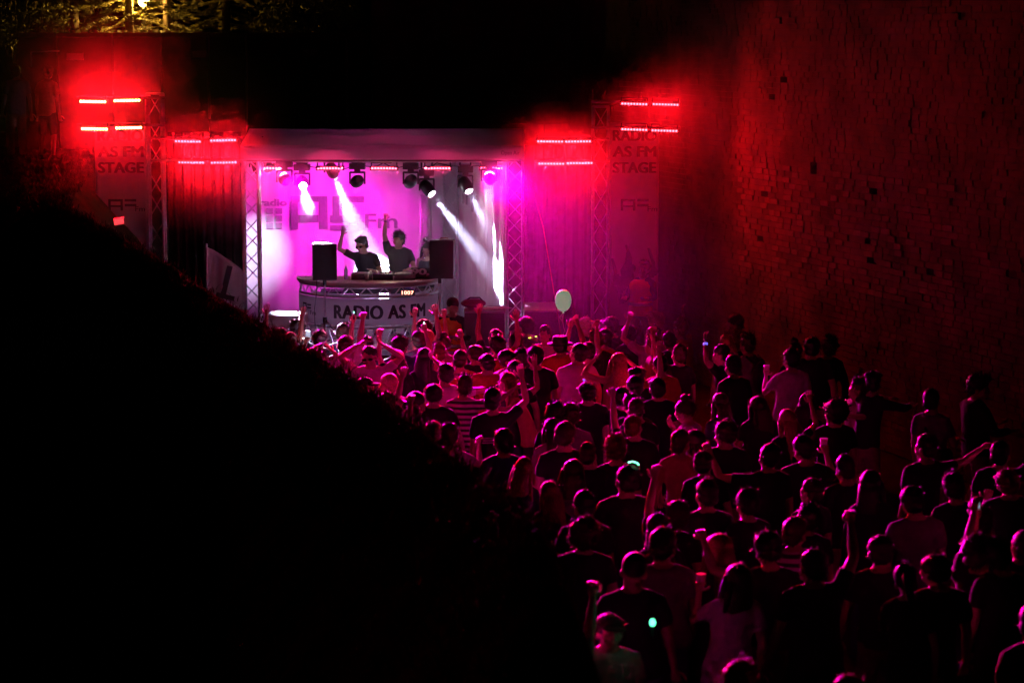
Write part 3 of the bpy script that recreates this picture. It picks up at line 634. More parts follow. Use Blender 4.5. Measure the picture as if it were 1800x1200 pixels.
tag(big.build('brickwork', m_brick, bwall), kind='stuff'); tag(mort.build('mortar', m_mortar, bwall), kind='stuff')
for i, (c, d, R) in enumerate(single):
    o = MB().box((0, 0, 0), d).build('brick', m_brick2 if i % 3 == 0 else m_brick, bwall); o.location = c; o.rotation_euler = R.to_euler(); o.location.y -= .012

# ------------------------------------------------------------------ trusses
def truss(name, label, cat, A, B, w=.27, pitch=.3, group=None, twist=0.0, m=None):
    A, B = Vector(A), Vector(B); L = (B - A).length; q = (B - A).to_track_quat('Z', 'Y'); m = m or m_alu
    t = thing(name, label, cat, A, q.to_euler(), group); h = w / 2; c = [(-h, -h), (h, -h), (h, h), (-h, h)]
    cm = MB().tube([(0, 0, 0), (0, 0, L)], .024, 8).mesh('chord', True)
    for x, y in c: ob('chord', cm, m, t, (x, y, 0))
    n = max(2, round(L / pitch)); s = L / n; bm_ = MB().tube([(-h, 0, 0), (h, 0, s)], .0095, 6).mesh('brace', True); bm2 = MB().tube([(h, 0, 0), (-h, 0, s)], .0095, 6).mesh('brace', True)
    for k in range(4):
        a = k * PI / 2
        for i in range(n):
            o = ob('brace', bm_ if (i + k) % 2 else bm2, m, t, (math.sin(a) * h, -math.cos(a) * h, i * s), (0, 0, a))
    for zz in (0.0, L):
        fm = MB()
        for i in range(4): fm.tube([(*c[i], zz), (*c[(i + 1) % 4], zz)], .02, 6)
        fm.build('end_frame', m, t)
    return t
YS = 39.5
XL = X(443, YS); XR = X(905, YS)
ztop = Z(268, YS)
truss('truss_tower', 'silver lattice truss post at the left front of the stage', 'truss', (XL, YS, 0), (XL, YS, ztop), .25, .27, 'stage roof posts')
truss('truss_tower', 'silver lattice truss post at the right front of the stage', 'truss', (XR, YS, 0), (XR, YS, ztop), .25, .27, 'stage roof posts')
truss('truss_tower', 'rear truss post behind the right loudspeaker', 'truss', (X(792, 42.6), 42.6, 0), (X(792, 42.6), 42.6, ztop), .25, .3, 'stage roof posts')
truss('truss_beam', 'horizontal truss beam under the front of the stage roof', 'truss', (XL, YS + .45, Z(272, YS)), (XR, YS + .45, Z(272, YS)), .24, .4)
XTL = X(277, 39.6); XTR = X(1055, 39.6)
truss('light_tower', 'left light tower truss beside the word banner', 'truss', (XTL, 39.6, 0), (XTL, 39.6, Z(165, 39.6)), .24, .42, 'light towers')
truss('light_tower', 'right light tower truss carrying red bars and banner', 'truss', (XTR, 39.6, 0), (XTR, 39.6, Z(188, 39.6)), .25, .42, 'light towers')
def pipe(p, q, label): tag(MB().tube([p, q], .024, 8).build('cross_pipe', m_grey), label, 'pipe', 'pipes carrying the red bars')
for (a, b, py, nm) in ((135, 290, 172, 'upper pipe of the far left red bars'), (135, 290, 220, 'lower pipe of the far left red bars'), (265, 425, 243, 'upper pipe of the red bars left of stage roof'), (265, 425, 282, 'lower pipe of the red bars left of stage roof'),
                       (940, 1070, 245, 'upper pipe of the red bars right of stage roof'), (940, 1070, 284, 'lower pipe of the red bars right of stage roof'), (1040, 1195, 179, 'upper pipe of the far right red bars'), (1040, 1195, 224, 'lower pipe of the far right red bars')):
    pipe(at(a, py, 39.42), at(b, py, 39.42), nm)

# ------------------------------------------------------------------ LED bars
lens_me = MB().ell((0, 0, 0), (.0185, .012, .0185), seg=10, rings=6).mesh('lens', True)
house_me = MB().box((0, .05, 0), (.47, .075, .075)).mesh('housing'); brk_me = MB().box((-.21, .05, .06), (.02, .03, .08)).box((.21, .05, .06), (.02, .03, .08)).box((0, .05, .098), (.44, .03, .012)).mesh('bracket')
def led_bar(px, py, d, lens, e, col, label, group, tilt=0, aim=(0, -1, -.16), spread=130, n=9):
    p = at(px, py, d); t = thing('led_bar', label, 'stage light', p, (0, tilt, 0), group)
    ob('housing', house_me, m_blk, t); ob('bracket', brk_me, m_blk, t)
    for i in range(n): ob('lens', lens_me, lens, t, ((i - (n - 1) / 2) * .048, .004, 0))
    l = bpy.data.lights.new('led_bar_light', 'AREA'); l.shape = 'RECTANGLE'; l.size = .42; l.size_y = .03; l.energy = e; l.color = col; l.spread = math.radians(spread)
    o = bpy.data.objects.new('led_bar_light', l); COL.objects.link(o); o.location = p + Vector((0, -.03, 0)); o.rotation_euler = Vector(aim).to_track_quat('-Z', 'Y').to_euler()
    return t
for i, (px, py) in enumerate(((163, 179), (223, 177), (166, 227), (226, 225))):
    led_bar(px, py, 39.2, m_led_hot, E_TOWER_L, RED, ('upper outer', 'upper inner', 'lower outer', 'lower inner')[i] + ' bar of the four glaring far left red lights', 'red bars on the left tower', .02 * (-1) ** i, (.14, -1, .27 if i < 2 else -.14), 50 if i < 2 else 64)
for i, (px, py) in enumerate(((330, 249), (392, 247), (336, 286), (393, 286))):
    led_bar(px, py, 39.25, m_led, E_TOWER, RED, ('upper outer', 'upper inner', 'lower outer', 'lower inner')[i] + ' of four red light bars left of the stage roof', 'red bars left of the stage', .02 * (-1) ** i, (.22, -1, -.06), 40)
for i, (px, py) in enumerate(((967, 249), (1016, 249), (969, 288), (1019, 287))):
    led_bar(px, py, 39.25, m_led, E_TOWER, RED, ('upper inner', 'upper outer', 'lower inner', 'lower outer')[i] + ' of four red light bars right of the stage roof', 'red bars right of the stage', .01 * (-1) ** i, (-.06, -1, -.07), 52)
for i, (px, py) in enumerate(((1115, 183), (1170, 184), (1115, 228), (1168, 230))):
    led_bar(px, py, 39.2, m_led, E_TOWER_R, RED, ('upper inner', 'upper outer', 'lower inner', 'lower outer')[i] + ' bar of the four far right red lights near brick wall', 'red bars on the right tower', .03, (-.05, -1, .06) if i < 2 else (.5, -1, -.4), 70 if i < 2 else 180)
for i, px in enumerate((480, 580, 675, 769, 867)):
    led_bar(px, 296, 40.0, m_led_pink, E_STAGEBAR, (1, .03, .16), ('first', 'second', 'third', 'fourth', 'fifth')[i] + ' pink light bar from the left under the stage roof', 'pink bars under the stage roof', .0, (.08, -1, -.07), 54)

p = at(670, 283, 39.9); t = thing('roof_lamp', 'small pink lamp shining up under the stage roof', 'stage light', p); MB().box((0, 0, -.02), (.34, .07, .04)).build('housing', m_blk, t); MB().box((0, -.005, .005), (.3, .05, .012)).build('lens', m_led_pink, t)
l = bpy.data.lights.new('roof_lamp_light', 'AREA'); l.shape = 'RECTANGLE'; l.size = .3; l.size_y = .04; l.energy = 28; l.color = (1, .05, .35); o = bpy.data.objects.new('roof_lamp_light', l); COL.objects.link(o); o.location = p + Vector((0, -.01, .03)); o.rotation_euler = Vector((0, -.35, 1)).to_track_quat('-Z', 'Y').to_euler()
# ------------------------------------------------------------------ stage
yd0, yd1 = 38.2, 43.4; xd0, xd1 = X(430, YS), X(922, YS)
st = thing('stage_deck', 'black stage platform under the white roof', 'stage', ((xd0 + xd1) / 2, yd0, 0))
nW = 5; ww = (xd1 - xd0) / nW
for i in range(nW):
    for j in range(3):
        MB().box((xd0 + ww * (i + .5) - (xd0 + xd1) / 2, (yd1 - yd0) / 3 * (j + .5), DECK - .03), (ww - .01, (yd1 - yd0) / 3 - .01, .06)).build('deck_panel', m_wood, st)
MB().box((0, .06, DECK / 2 - .04), (xd1 - xd0 - .05, .04, DECK - .07)).build('skirt', m_blk2, st)
for i in range(nW + 1):
    for j in (0.3, 2.6, 5.0): MB().tube([(xd0 + ww * i - (xd0 + xd1) / 2 + (.06 if i == 0 else -.06 if i == nW else 0), j, 0), (xd0 + ww * i - (xd0 + xd1) / 2 + (.06 if i == 0 else -.06 if i == nW else 0), j, DECK - .06)], .025, 8).build('leg', m_alu, st)
# roof
z1 = Z(281, 39.2); z2 = Z(258, 39.2); z3 = Z(228, 40.6); xa, xb = X(425, 39.2), X(921, 39.2)
rf = thing('stage_canopy', 'white fabric stage canopy with deep front valance', 'canopy', ((xa + xb) / 2, 39.2, z1)); hw = (xb - xa) / 2
def cloth_grid(nx, nz, fn, thick=.006):
    mb = MB(); P = np.array([[fn(i / nx, j / nz) for i in range(nx + 1)] for j in range(nz + 1)], float)
    v = P.reshape(-1, 3); n = len(v); f = [(j * (nx + 1) + i, j * (nx + 1) + i + 1, (j + 1) * (nx + 1) + i + 1, (j + 1) * (nx + 1) + i) for j in range(nz) for i in range(nx)]
    return mb.add(v, f)
def solid(o, t): s = o.modifiers.new('thickness', 'SOLIDIFY'); s.thickness = t; s.offset = 0; return o
solid(cloth_grid(60, 6, lambda u, v: (-hw + 2 * hw * u, -.02 + .012 * math.sin(u * 70) * (1 - v) + .01 * math.sin(u * 17), v * (z2 - z1))).build('valance', m_roof, rf, True), .006)
solid(cloth_grid(60, 8, lambda u, v: (-hw + 2 * hw * u, v * 1.4, (z2 - z1) + .012 + v * (z3 - z2) - .03 * math.sin(v * PI) * abs(math.sin(u * PI * 4)))).build('roof_sheet', m_roof, rf, True), .008)
solid(cloth_grid(30, 8, lambda u, v: (-hw + 2 * hw * u, 1.41 + v * 2.7, (z3 - z1) + .012 - v * .5)).build('rear_roof_sheet', m_roof, rf, True), .008)
for s in (-1, 1):
    q = MB().add([(s * hw, -.02, 0), (s * hw, 4.1, 0), (s * hw, 4.1, z3 - z1 - .5), (s * hw, 1.4, z3 - z1), (s * hw, 0, z2 - z1)], [(0, 1, 2, 3, 4)]).build('gable', m_roof, rf); solid(q, .006)
me = flat_text('script', .3, .085); q = ob('lettering', me, m_print2, rf, (X(897, 39.2) - (xa + xb) / 2, -.05, (z2 - z1) * .5)); solid(q, .004)
MB().tube([(-hw, -.03, -.012), (hw, -.03, -.012)], .014, 6).build('hem_pipe', m_grey, rf)
# backdrop and side cloths
YB = 43.1; b0, b1 = X(432, YB), X(806, YB); bzt = 3.95
bd = thing('backdrop', 'white cloth backdrop with big dark radio lettering behind the booth', 'backdrop', ((b0 + b1) / 2, YB, DECK)); bw2 = (b1 - b0) / 2
solid(cloth_grid(90, 12, lambda u, v: (-bw2 + 2 * bw2 * u, .015 * math.sin(u * 31 + 1.5 * v) + .01 * math.sin(u * 73 - v), .0 + v * (bzt - DECK))).build('cloth', m_white, bd, True), .005)
def bprint(px0, px1, py0, py1, m=m_print2, name='printed_bar', k=[0]):
    k[0] += 1; p, q = at(px0, py0, YB - .06), at(px1, py1, YB - .06)
    MB().box(((p.x + q.x) / 2 - bd.location.x, -.045 - .0007 * k[0], (p.z + q.z) / 2 - DECK), (abs(q.x - p.x), .004, abs(p.z - q.z))).build(name, m, bd)
for a in ((511, 524, 350, 403), (560, 576, 345, 403), (524, 560, 378, 391), (511, 560, 345, 355), (580, 632, 379, 391), (596, 640, 345, 356), (584, 597, 345, 380), (628, 640, 388, 403), (580, 632, 396, 405)): bprint(*a)
for i in range(3):
    for j in range(2): bprint(468 + 16 * j, 480 + 16 * j, 366 + 13 * i, 376 + 13 * i, m_print3)
def btext(key, px0, px1, py0, py1, m):
    p, q = at(px0, py0, YB - .06), at(px1, py1, YB - .06); ob('lettering', flat_text(key, q.x - p.x, p.z - q.z, .008), m, bd, ((p.x + q.x) / 2 - bd.location.x, -.052, (p.z + q.z) / 2 - DECK))
btext('radio_small', 456, 504, 350, 362, m_print3); btext('fm_big', 642, 698, 376, 401, m_print2)
def drape(name, label, P, Q, z0, z1_, m, folds, amp, cat='drape', group=None, thin=.006):
    P, Q = Vector(P), Vector(Q); L = (Q - P).length; t = thing(name, label, cat, (P.x, P.y, z0), (0, 0, math.atan2(Q.y - P.y, Q.x - P.x)), group)
    n = max(24, int(folds * 8)); sd = random.random() * 9
    solid(cloth_grid(n, 14, lambda u, v: (L * u, amp * math.sin(u * folds * 2 * PI + sd + .8 * math.sin(v * 2.2)) + amp * .5 * math.sin(u * folds * 3.7 * PI + v), v * (z1_ - z0))).build('cloth', m, t, True), thin); return t
dr = drape('side_cloth', 'white side cloth with bright light pool beside the right truss', (b1 - .02, YB - .1), (X(889, 39.9), 39.9), DECK, 3.9, m_white, 7, .035)
# the mark on the side cloth
for (u, z0, z1_) in ((.22, 2.95, 3.3), (.3, 2.95, 3.3), (.42, 2.85, 3.4), (.5, 2.85, 3.15)):
    L = (Vector((X(889, 39.9), 39.9)) - Vector((b1 - .02, YB - .1))).length
    MB().box((L * u, -.075, (z0 + z1_) / 2 - DECK), (.12, .004, z1_ - z0)).build('printed_bar', m_print3, dr)
drape('wing_drape', 'black wing drape between left light tower and stage', (X(298, 40.6), 40.6), (X(428, 40.6), 40.6), .1, Z(232, 40.6), m_blk2, 9, .015, group='black wing drapes')
drape('wing_drape', 'black wing drape between stage and right light tower', (X(922, 40.6), 40.6), (X(1040, 40.6), 40.6), .1, Z(255, 40.6), mat('purple_grey_drape', (.03, .026, .034), .9, noise=.3, scale=5), 8, .012, group='black wing drapes')
# slanting banner left of stage
p = [at(363, 434, 38.6), at(427, 476, 38.9), at(427, 560, 38.9), at(363, 560, 38.6)]
sb = thing('fence_banner', 'pale slanting banner on a pole left of the stage truss', 'banner', (p[0].x, p[0].y, 0))
solid(cloth_grid(24, 14, lambda u, v: tuple((p[0] * (1 - u) + p[1] * u) * (1 - v) + (p[3] * (1 - u) + p[2] * u) * v - Vector((p[0].x, p[0].y, 0)) + Vector((0, .04 * math.sin(u * 9) + .03 * math.sin(v * 6 + u * 4), .03 * math.sin(u * PI))))).build('cloth', m_pvc, sb, True), .005)
MB().tube([(0, 0, 0), (0, 0, p[0].z + .05)], .018, 8).build('pole', m_alu, sb)
q = p[0] * .45 + p[1] * .55 - Vector((p[0].x, p[0].y, 0)); MB().box((q.x, q.y - .09, q.z - .33), (.09, .005, .5), Euler((0, .25, 0)).to_matrix().to_4x4()).build('printed_bar', m_print, sb)
MB().box((q.x - .02, q.y - .095, q.z - .58), (.3, .005, .08), Euler((0, .25, 0)).to_matrix().to_4x4()).build('printed_bar', m_print, sb)

# tower banners
def word_banner(px0, px1, py0, py1, d, label, side):
    A, B = at(px0, py0, d), at(px1, py1, d); w = B.x - A.x; h = A.z - B.z; t = thing('word_banner', label, 'banner', ((A.x + B.x) / 2, d, B.z))
    solid(cloth_grid(16, 24, lambda u, v: (-w / 2 + w * u, .02 * math.sin(v * 5 + u * 2), h * v)).build('cloth', m_pvc, t, True), .004)
    def tx(key, fy, fw, fh, m=m_print, dx=0): ob('lettering', flat_text(key, w * fw, fh, .013), m, t, (dx, -.045, h - fy))
    k = 39.9 / 4250
    y = lambda py: (py - py0) * d / FPX
    tx('radio', y(238), .86, .17); tx('as_fm', y(266), .86, .17); tx('stage', y(294), .86, .17)
    yy = h - y(360)
    for bx0, bx1, b0_, b1_ in ((-.22, -.18, -.09, .1), (-.02, .02, -.09, .1), (-.18, -.02, .06, .1), (-.18, -.02, -.03, .0), (.05, .24, .06, .1), (.05, .24, -.02, .02)):
        MB().box(((bx0 + bx1) / 2, -.045, yy + (b0_ + b1_) / 2), (bx1 - bx0, .005, b1_ - b0_)).build('printed_bar', m_print, t)
    ob('lettering', flat_text('fm_small', .16, .08), m_print, t, (.3, -.045, yy - .06))
    if py1 > 500:      # printed crowd of raised arms
        rr = random.Random(4); pr = MB()
        for i in range(13):
            x = rr.uniform(-w * .45, w * .42); zb = rr.uniform(.3, .9); hgt = rr.uniform(.25, .55)
            pr.tube([(x, -.045, zb), (x + rr.uniform(-.05, .05), -.045, zb + hgt * .5), (x + rr.uniform(-.08, .08), -.045, zb + hgt)], [.05, .03, .018], 6, flat=.08, ref=(1, 0, 0))
            pr.ell((x + .06, -.045, zb + .1), (.055, .004, .07), seg=10, rings=6)
        pr.build('printed_crowd', m_print2, t)
    return t
word_banner(1072, 1156, 215, 572, 39.75, 'tall pale banner reading STAGE below the far right red lights', 1)
word_banner(166, 262, 215, 450, 39.75, 'tall pale banner reading STAGE below the far left red lights', -1)

# ------------------------------------------------------------------ moving heads and beams
def moving_head(px, py, d, target, label, lens, beams, flip=1):
    p = at(px, py, d); t = thing('moving_head', label, 'stage light', p, (0, 0, 0), 'moving head lights under the stage roof')
    MB().box((0, 0, 0), (.26, .24, .1)).box((0, 0, .06), (.18, .16, .04)).build('base', m_blk, t)
    for s in (-1, 1): MB().tube([(s * .09, 0, .07), (s * .09, 0, .2)], .016, 8).build('clamp', m_blk, t)
    y = MB().box((0, 0, -.07), (.1, .1, .06)); y.box((0, 0, -.105), (.25, .09, .03))
    for s in (-1, 1): y.box((s * .122, 0, -.2), (.026, .1, .2))
    y.build('yoke', m_blk, t)
    c = Vector((0, 0, -.25)); w = p + c; D = (Vector(target) - w).normalized(); R = D.to_track_quat('-Z', 'Y')
    hd = MB().loft([(0, 0, z) for z in (.13, .1, 0, -.1, -.15)], [np.array([1, 0, 0.])] * 5, [np.array([0, 1, 0.])] * 5, [.05, .085, .105, .1, .085], [.05, .085, .105, .1, .085], 16, round_ends=False).build('head', m_blk, t, True)
    hd.location = c; hd.rotation_euler = R.to_euler()
    MB().ell((0, 0, -.152), (.066, .066, .02), seg=14, rings=6).build('lens', lens, hd, True)
    src = w + D * .2
    for (e, col, ang, bl) in beams: spot('moving_head_light', src, src + D, e, col, ang, bl, .04)
    return t
G = lambda px, py, d: at(px, py, d)
moving_head(531, 294, 40.4, G(556, 440, 38.0), 'moving head throwing a short white beam, first from left', m_lens_w, [(E_BEAM * 2.0, WHITE, 16, .35)])
moving_head(583, 272, 40.6, G(640, 440, 42.4), 'moving head with long white beam down onto the booth', m_lens_w, [(E_BEAM * 2.0, WHITE, 14, .2)])
moving_head(628, 292, 40.4, G(560, 380, 43.0), 'dark moving head left of centre washing the backdrop', m_lens_off, [(E_WASH, MAG, 62, .8)])
moving_head(722, 292, 40.4, G(650, 420, 43.0), 'dark moving head right of centre washing the backdrop', m_lens_off, [(E_WASH * .6, MAG, 60, .8)])
moving_head(750, 304, 41.2, G(836, 440, 40.6), 'moving head throwing a white beam down to the right', m_lens_w, [(E_BEAM, WHITE, 12, .25)])
moving_head(818, 298, 41.0, G(872, 430, 40.35), 'moving head lighting the right side cloth', m_lens_w, [(E_BEAM * .32, WHITE, 17, .5)])
moving_head(472, 262, 40.5, G(450, 440, 43.05), 'moving head lighting the left side cloth behind the truss', m_lens_off, [(E_BEAM * .022, WHITE, 28, 1.0)])
moving_head(860, 286, 39.75, G(1250, 800, 23), 'moving head aimed out over the crowd at the right', m_lens_off, [(E_BACK, PINK, 41, 1.0)])
moving_head(500, 288, 39.75, G(1120, 850, 21), 'moving head aimed out over the crowd near the left truss', m_lens_off, [(E_BACK * 1.1, MAG, 30, 1.0)])

moving_head(452, 262, 40.0, G(502, 551, 37.75), 'moving head half behind the left truss shining on the white riser', m_lens_off, [(E_BEAM * .2, WHITE, 12, .6)])
# ------------------------------------------------------------------ booth
bc = Vector((X(651, 39.9), 39.95, DECK)); BR = 1.17
booth = thing('dj_booth', 'round white booth with truss rim reading RADIO AS FM', 'booth', bc)
zt, zr, zp1, zp0 = Z(492, 39.3) - DECK, Z(522, 38.8) - DECK, Z(525, 38.8) - DECK, Z(572, 38.8) - DECK
arc = lambda t, r_, z: (r_ * math.sin(t), -r_ * math.cos(t), z); T = np.linspace(-PI / 2 * 1.02, PI / 2 * 1.02, 41)
tt = MB(); top = [arc(t, BR + .05, 0) for t in T]; vs = [(0, 0, 0)]
n = len(T); tt.add([(x, y, zt) for x, y, _ in top] + [(x, y, zt - .045) for x, y, _ in top], [tuple(range(n)), tuple(range(2 * n - 1, n - 1, -1))] + [(i, n + i, n + i + 1, i + 1) for i in range(n - 1)] + [(n - 1, 2 * n - 1, n, 0)])
tt.build('table_top', m_pvc, booth)
for z, r_ in ((zt - .07, BR), (zr, BR), (zt - .07, BR - .2), (zr, BR - .2), (.04, BR - .05), (zp0 - .04, BR - .02)):
    MB().tube([arc(t, r_, z) for t in T], .022, 8).build('ring_chord', m_alu, booth, True)
for i in range(26):
    t0, t1 = T[0] + (T[-1] - T[0]) * i / 26, T[0] + (T[-1] - T[0]) * (i + 1) / 26
    a, b = (zt - .07, zr) if i % 2 else (zr, zt - .07)
    MB().tube([arc(t0, BR, a), arc(t1, BR, b)], .01, 6).build('brace', m_alu, booth)
    a, b = (.04, zp0 - .05) if i % 2 else (zp0 - .05, .04)
    MB().tube([arc(t0, BR - .05, a), arc(t1, BR - .03, b)], .01, 6).build('brace', m_alu, booth)
solid(cloth_grid(48, 4, lambda u, v: arc(T[0] + (T[-1] - T[0]) * u, BR + .012 + .004 * math.sin(u * 40), zp0 + v * (zp1 - zp0))).build('front_panel', m_panelcloth, booth, True), .006)
translucent(m_panelcloth, .5)
l = bpy.data.lights.new('booth_light', 'POINT'); l.energy = 16; l.color = (.8, .45, 1); l.shadow_soft_size = .1; lo = bpy.data.objects.new('booth_light', l); COL.objects.link(lo); lo.location = bc + Vector((0, -.5, .35))
def bend(me, x0, zc, rad):
    c = co_get(me); q = np.zeros_like(c); a = (c[:, 0] + x0) / rad; q[:, 0] = rad * np.sin(a); q[:, 1] = -rad * np.cos(a); q[:, 2] = c[:, 2] + zc; co_set(me, q); return me
def sub(me, cuts=2):
    b = bmesh.new(); b.from_mesh(me); bmesh.ops.subdivide_edges(b, edges=[e for e in b.edges if e.calc_length() > .08], cuts=cuts); b.to_mesh(me); b.free(); return me
me = sub(flat_text('radio_as_fm', 1.6, .215, .014)); ob('lettering', bend(me, .255, (zp0 + zp1) / 2, BR + .024), m_print, booth)
ob('lettering', bend(flat_text('fm_small', .16, .07), -1.02, (zp0 + zp1) / 2 - .05, BR + .024), m_print, booth)
for i, (x0, x1, a, b) in enumerate(((-1.36, -1.33, -.05, .1), (-1.24, -1.21, -.05, .1), (-1.33, -1.24, .07, .1), (-1.33, -1.24, .0, .025), (-1.19, -1.07, .06, .085), (-1.19, -1.07, .01, .035))):
    q = MB().box(((x0 + x1) / 2, 0, (a + b) / 2), (x1 - x0, .004, b - a)); me = q.mesh('printed_bar'); ob('printed_bar', bend(me, 0, (zp0 + zp1) / 2, BR + .026), m_print, booth)
MB().box((0, -.28, zt - .22), (1.6, .5, .03)).build('shelf', m_blk, booth); MB().box((.1, -.62, zt - .14), (1.0, .05, .16)).build('inner_case', m_blk, booth)
TZ = DECK + zt
def gear(name, label, cat, px, y, build):
    t = thing(name, label, cat, (X(px, y, 490), y, TZ)); build(t); return t
def deck_player(t):
    MB().box((0, 0, .045), (.34, .4, .09)).build('body', m_grey, t); MB().tube([(0, -.03, .09), (0, -.03, .105)], .13, 20, round_ends=False).build('platter', m_alu, t)
    MB().box((0, .15, .1), (.26, .06, .015)).build('display', m_lens_off, t); MB().tube([(.14, .1, .09), (.14, .1, .12), (.11, -.08, .12)], .008, 6).build('tone_arm', m_alu, t)
gear('turntable', 'turntable on the booth below the headphone wearer', 'turntable', 637, 39.5, deck_player); gear('turntable', 'turntable on the booth right of the mixer', 'turntable', 712, 39.5, deck_player)
def mixer(t):
    MB().box((0, 0, .05), (.32, .38, .1)).build('body', m_blk, t)
    for i in range(4):
        for j in range(4): MB().tube([(-.11 + .073 * i, -.02 + .05 * j, .1), (-.11 + .073 * i, -.02 + .05 * j, .125)], .012, 8).build('knob', m_paper, t)
        MB().box((-.11 + .073 * i, -.12, .105), (.02, .03, .02)).build('fader', m_paper, t)
gear('mixer', 'black mixer with white knobs between the turntables', 'mixer', 674, 39.45, mixer)
def letters(t):
    MB().box((0, .03, .05), (.36, .14, .1)).build('box', m_blk, t); ob('lettering', flat_text('ninety', .3, .12), m_paper, t, (-.02, -.06, .11)); MB().box((0, -.05, .11), (.33, .012, .14)).build('front', m_blk, t)
gear('number_sign', 'small black box with white numerals at the booth end', 'sign', 741, 39.55, letters)
q = thing('glowing_counter', 'small red lit counter reading 1007 under the table edge', 'sign', (X(716, 38.84), 38.84 + .1, DECK + zt - .17)); MB().box((0, 0, 0), (.24, .05, .09)).build('case', m_blk, q)
ob('lettering', flat_text('counter', .19, .06), mat('counter_digits', (.6, .2, .1), .4, emit=(1, .35, .25), estr=5), q, (0, -.03, 0))
def bottle(px, y, z, label, h=.2):
    t = thing('water_bottle', label, 'bottle', (X(px, y, 490), y, z)); R = [.028, .03, .03, .027, .03, .03, .014, .011]; C = [(0, 0, h * k) for k in (0, .04, .3, .4, .5, .7, .87, .95)]
    MB().loft(C, [np.array([1, 0, 0.])] * 8, [np.array([0, 1, 0.])] * 8, R, R, 14, round_ends=False).build('body', m_clear, t, True); MB().tube([(0, 0, h * .95), (0, 0, h * 1.05)], .014, 10, round_ends=False).build('cap', m_paper, t)
bottle(608, 39.4, TZ, 'clear plastic bottle standing on the booth left of the turntables', .22); bottle(757, 39.75, TZ, 'clear plastic bottle at the right end of the booth', .24)
t = thing('paper_cup', 'white cup on the booth near the headphone wearer', 'cup', (X(645, 39.2, 490), 39.15, TZ)); MB().loft([(0, 0, 0), (0, 0, .05), (0, 0, .1)], [np.array([1, 0, 0.])] * 3, [np.array([0, 1, 0.])] * 3, [.026, .031, .037], [.026, .031, .037], 14, round_ends=False).build('wall', m_paper, t, True)
MB().tube([(0, 0, .1), (0, 0, .106)], .039, 14, round_ends=False).build('rim', m_paper, t)

t = thing('desk_lamp', 'little gooseneck lamp shining on the mixer', 'lamp', (X(683, 39.75, 480), 39.72, TZ)); MB().tube([(0, 0, 0), (0, 0, .012)], .04, 12, round_ends=False).build('base', m_blk, t); MB().tube([(0, 0, 0), (0, .02, .15), (0, -.04, .24), (0, -.1, .25)], .006, 6).build('neck', m_blk, t, True); MB().ell((0, -.11, .245), (.018, .025, .014), seg=10, rings=6).build('bulb', mat('desk_bulb', (1, .9, .7), .3, emit=(1, .85, .6), estr=1.5), t)
l = bpy.data.lights.new('desk_lamp_light', 'POINT'); l.energy = 3; l.color = (1, .78, .5); l.shadow_soft_size = .03; lo = bpy.data.objects.new('desk_lamp_light', l); COL.objects.link(lo); lo.location = t.location + Vector((0, -.1, .3))
# loudspeakers on stands
def speaker(px, py0, py1, d, yaw, label, slabel, pole_px):
    zb, zt_ = Z(py1, d), Z(py0, d); h = zt_ - zb; x = X(px, d, 460); t = thing('loudspeaker', label, 'loudspeaker', (x, d, zb), (0, 0, yaw), 'loudspeakers on stands beside the booth')
    w0, w1, dp = .2, .13, .36
    v = [(-w0, -dp / 2, 0), (w0, -dp / 2, 0), (w1, dp / 2, 0), (-w1, dp / 2, 0), (-w0, -dp / 2, h), (w0, -dp / 2, h), (w1, dp / 2, h), (-w1, dp / 2, h)]
    o = MB().add(v, [(0, 3, 2, 1), (4, 5, 6, 7), (0, 1, 5, 4), (1, 2, 6, 5), (2, 3, 7, 6), (3, 0, 4, 7)]).build('cabinet', m_blk, t); b = o.modifiers.new('b', 'BEVEL'); b.width = .015; b.segments = 2
    MB().box((0, -dp / 2 - .006, h / 2), (w0 * 1.84, .012, h * .92)).build('grille', m_grille, t)
    MB().tube([(-.06, 0, h), (-.06, 0, h + .025), (.06, 0, h + .025), (.06, 0, h)], .01, 6).build('handle', m_red if px > 700 else m_blk, t)
    MB().tube([(-.1, .05, 0), (-.1, .06, -.2), (-.14, .06, -.5), (-.13, .05, -.8)], .006, 6).build('cable', m_blk, t)
    s = thing('speaker_stand', slabel, 'stand', (X(pole_px, d, 540), d + .02, DECK), (0, 0, random.random()), 'tripod loudspeaker stands')
    MB().tube([(0, 0, .1), (0, 0, zb - DECK - .005)], .0175, 10).build('pole', m_alu, s); MB().tube([(0, 0, .5), (0, 0, .58)], .035, 10, round_ends=False).build('collar', m_blk, s)
    MB().tube([(0, 0, zb - DECK - .09), (0, 0, zb - DECK - .004)], .028, 10, round_ends=False).build('top_sleeve', m_blk, s)
    for i in range(3):
        a = i * 2 * PI / 3 + .4; MB().tube([(.02 * math.cos(a), .02 * math.sin(a), .54), (.38 * math.cos(a), .38 * math.sin(a), .02)], .012, 8).build('leg', m_alu, s)
        MB().tube([(.018 * math.cos(a), .018 * math.sin(a), .18), (.2 * math.cos(a), .2 * math.sin(a), .27)], .008, 6).build('brace', m_alu, s)
speaker(568, 427, 491, 38.5, .22, 'black loudspeaker on a stand left of the booth', 'tripod stand under the left loudspeaker', 571)
speaker(781, 421, 488, 38.5, -.25, 'black loudspeaker on a stand right of the booth', 'tripod stand under the right loudspeaker', 773)

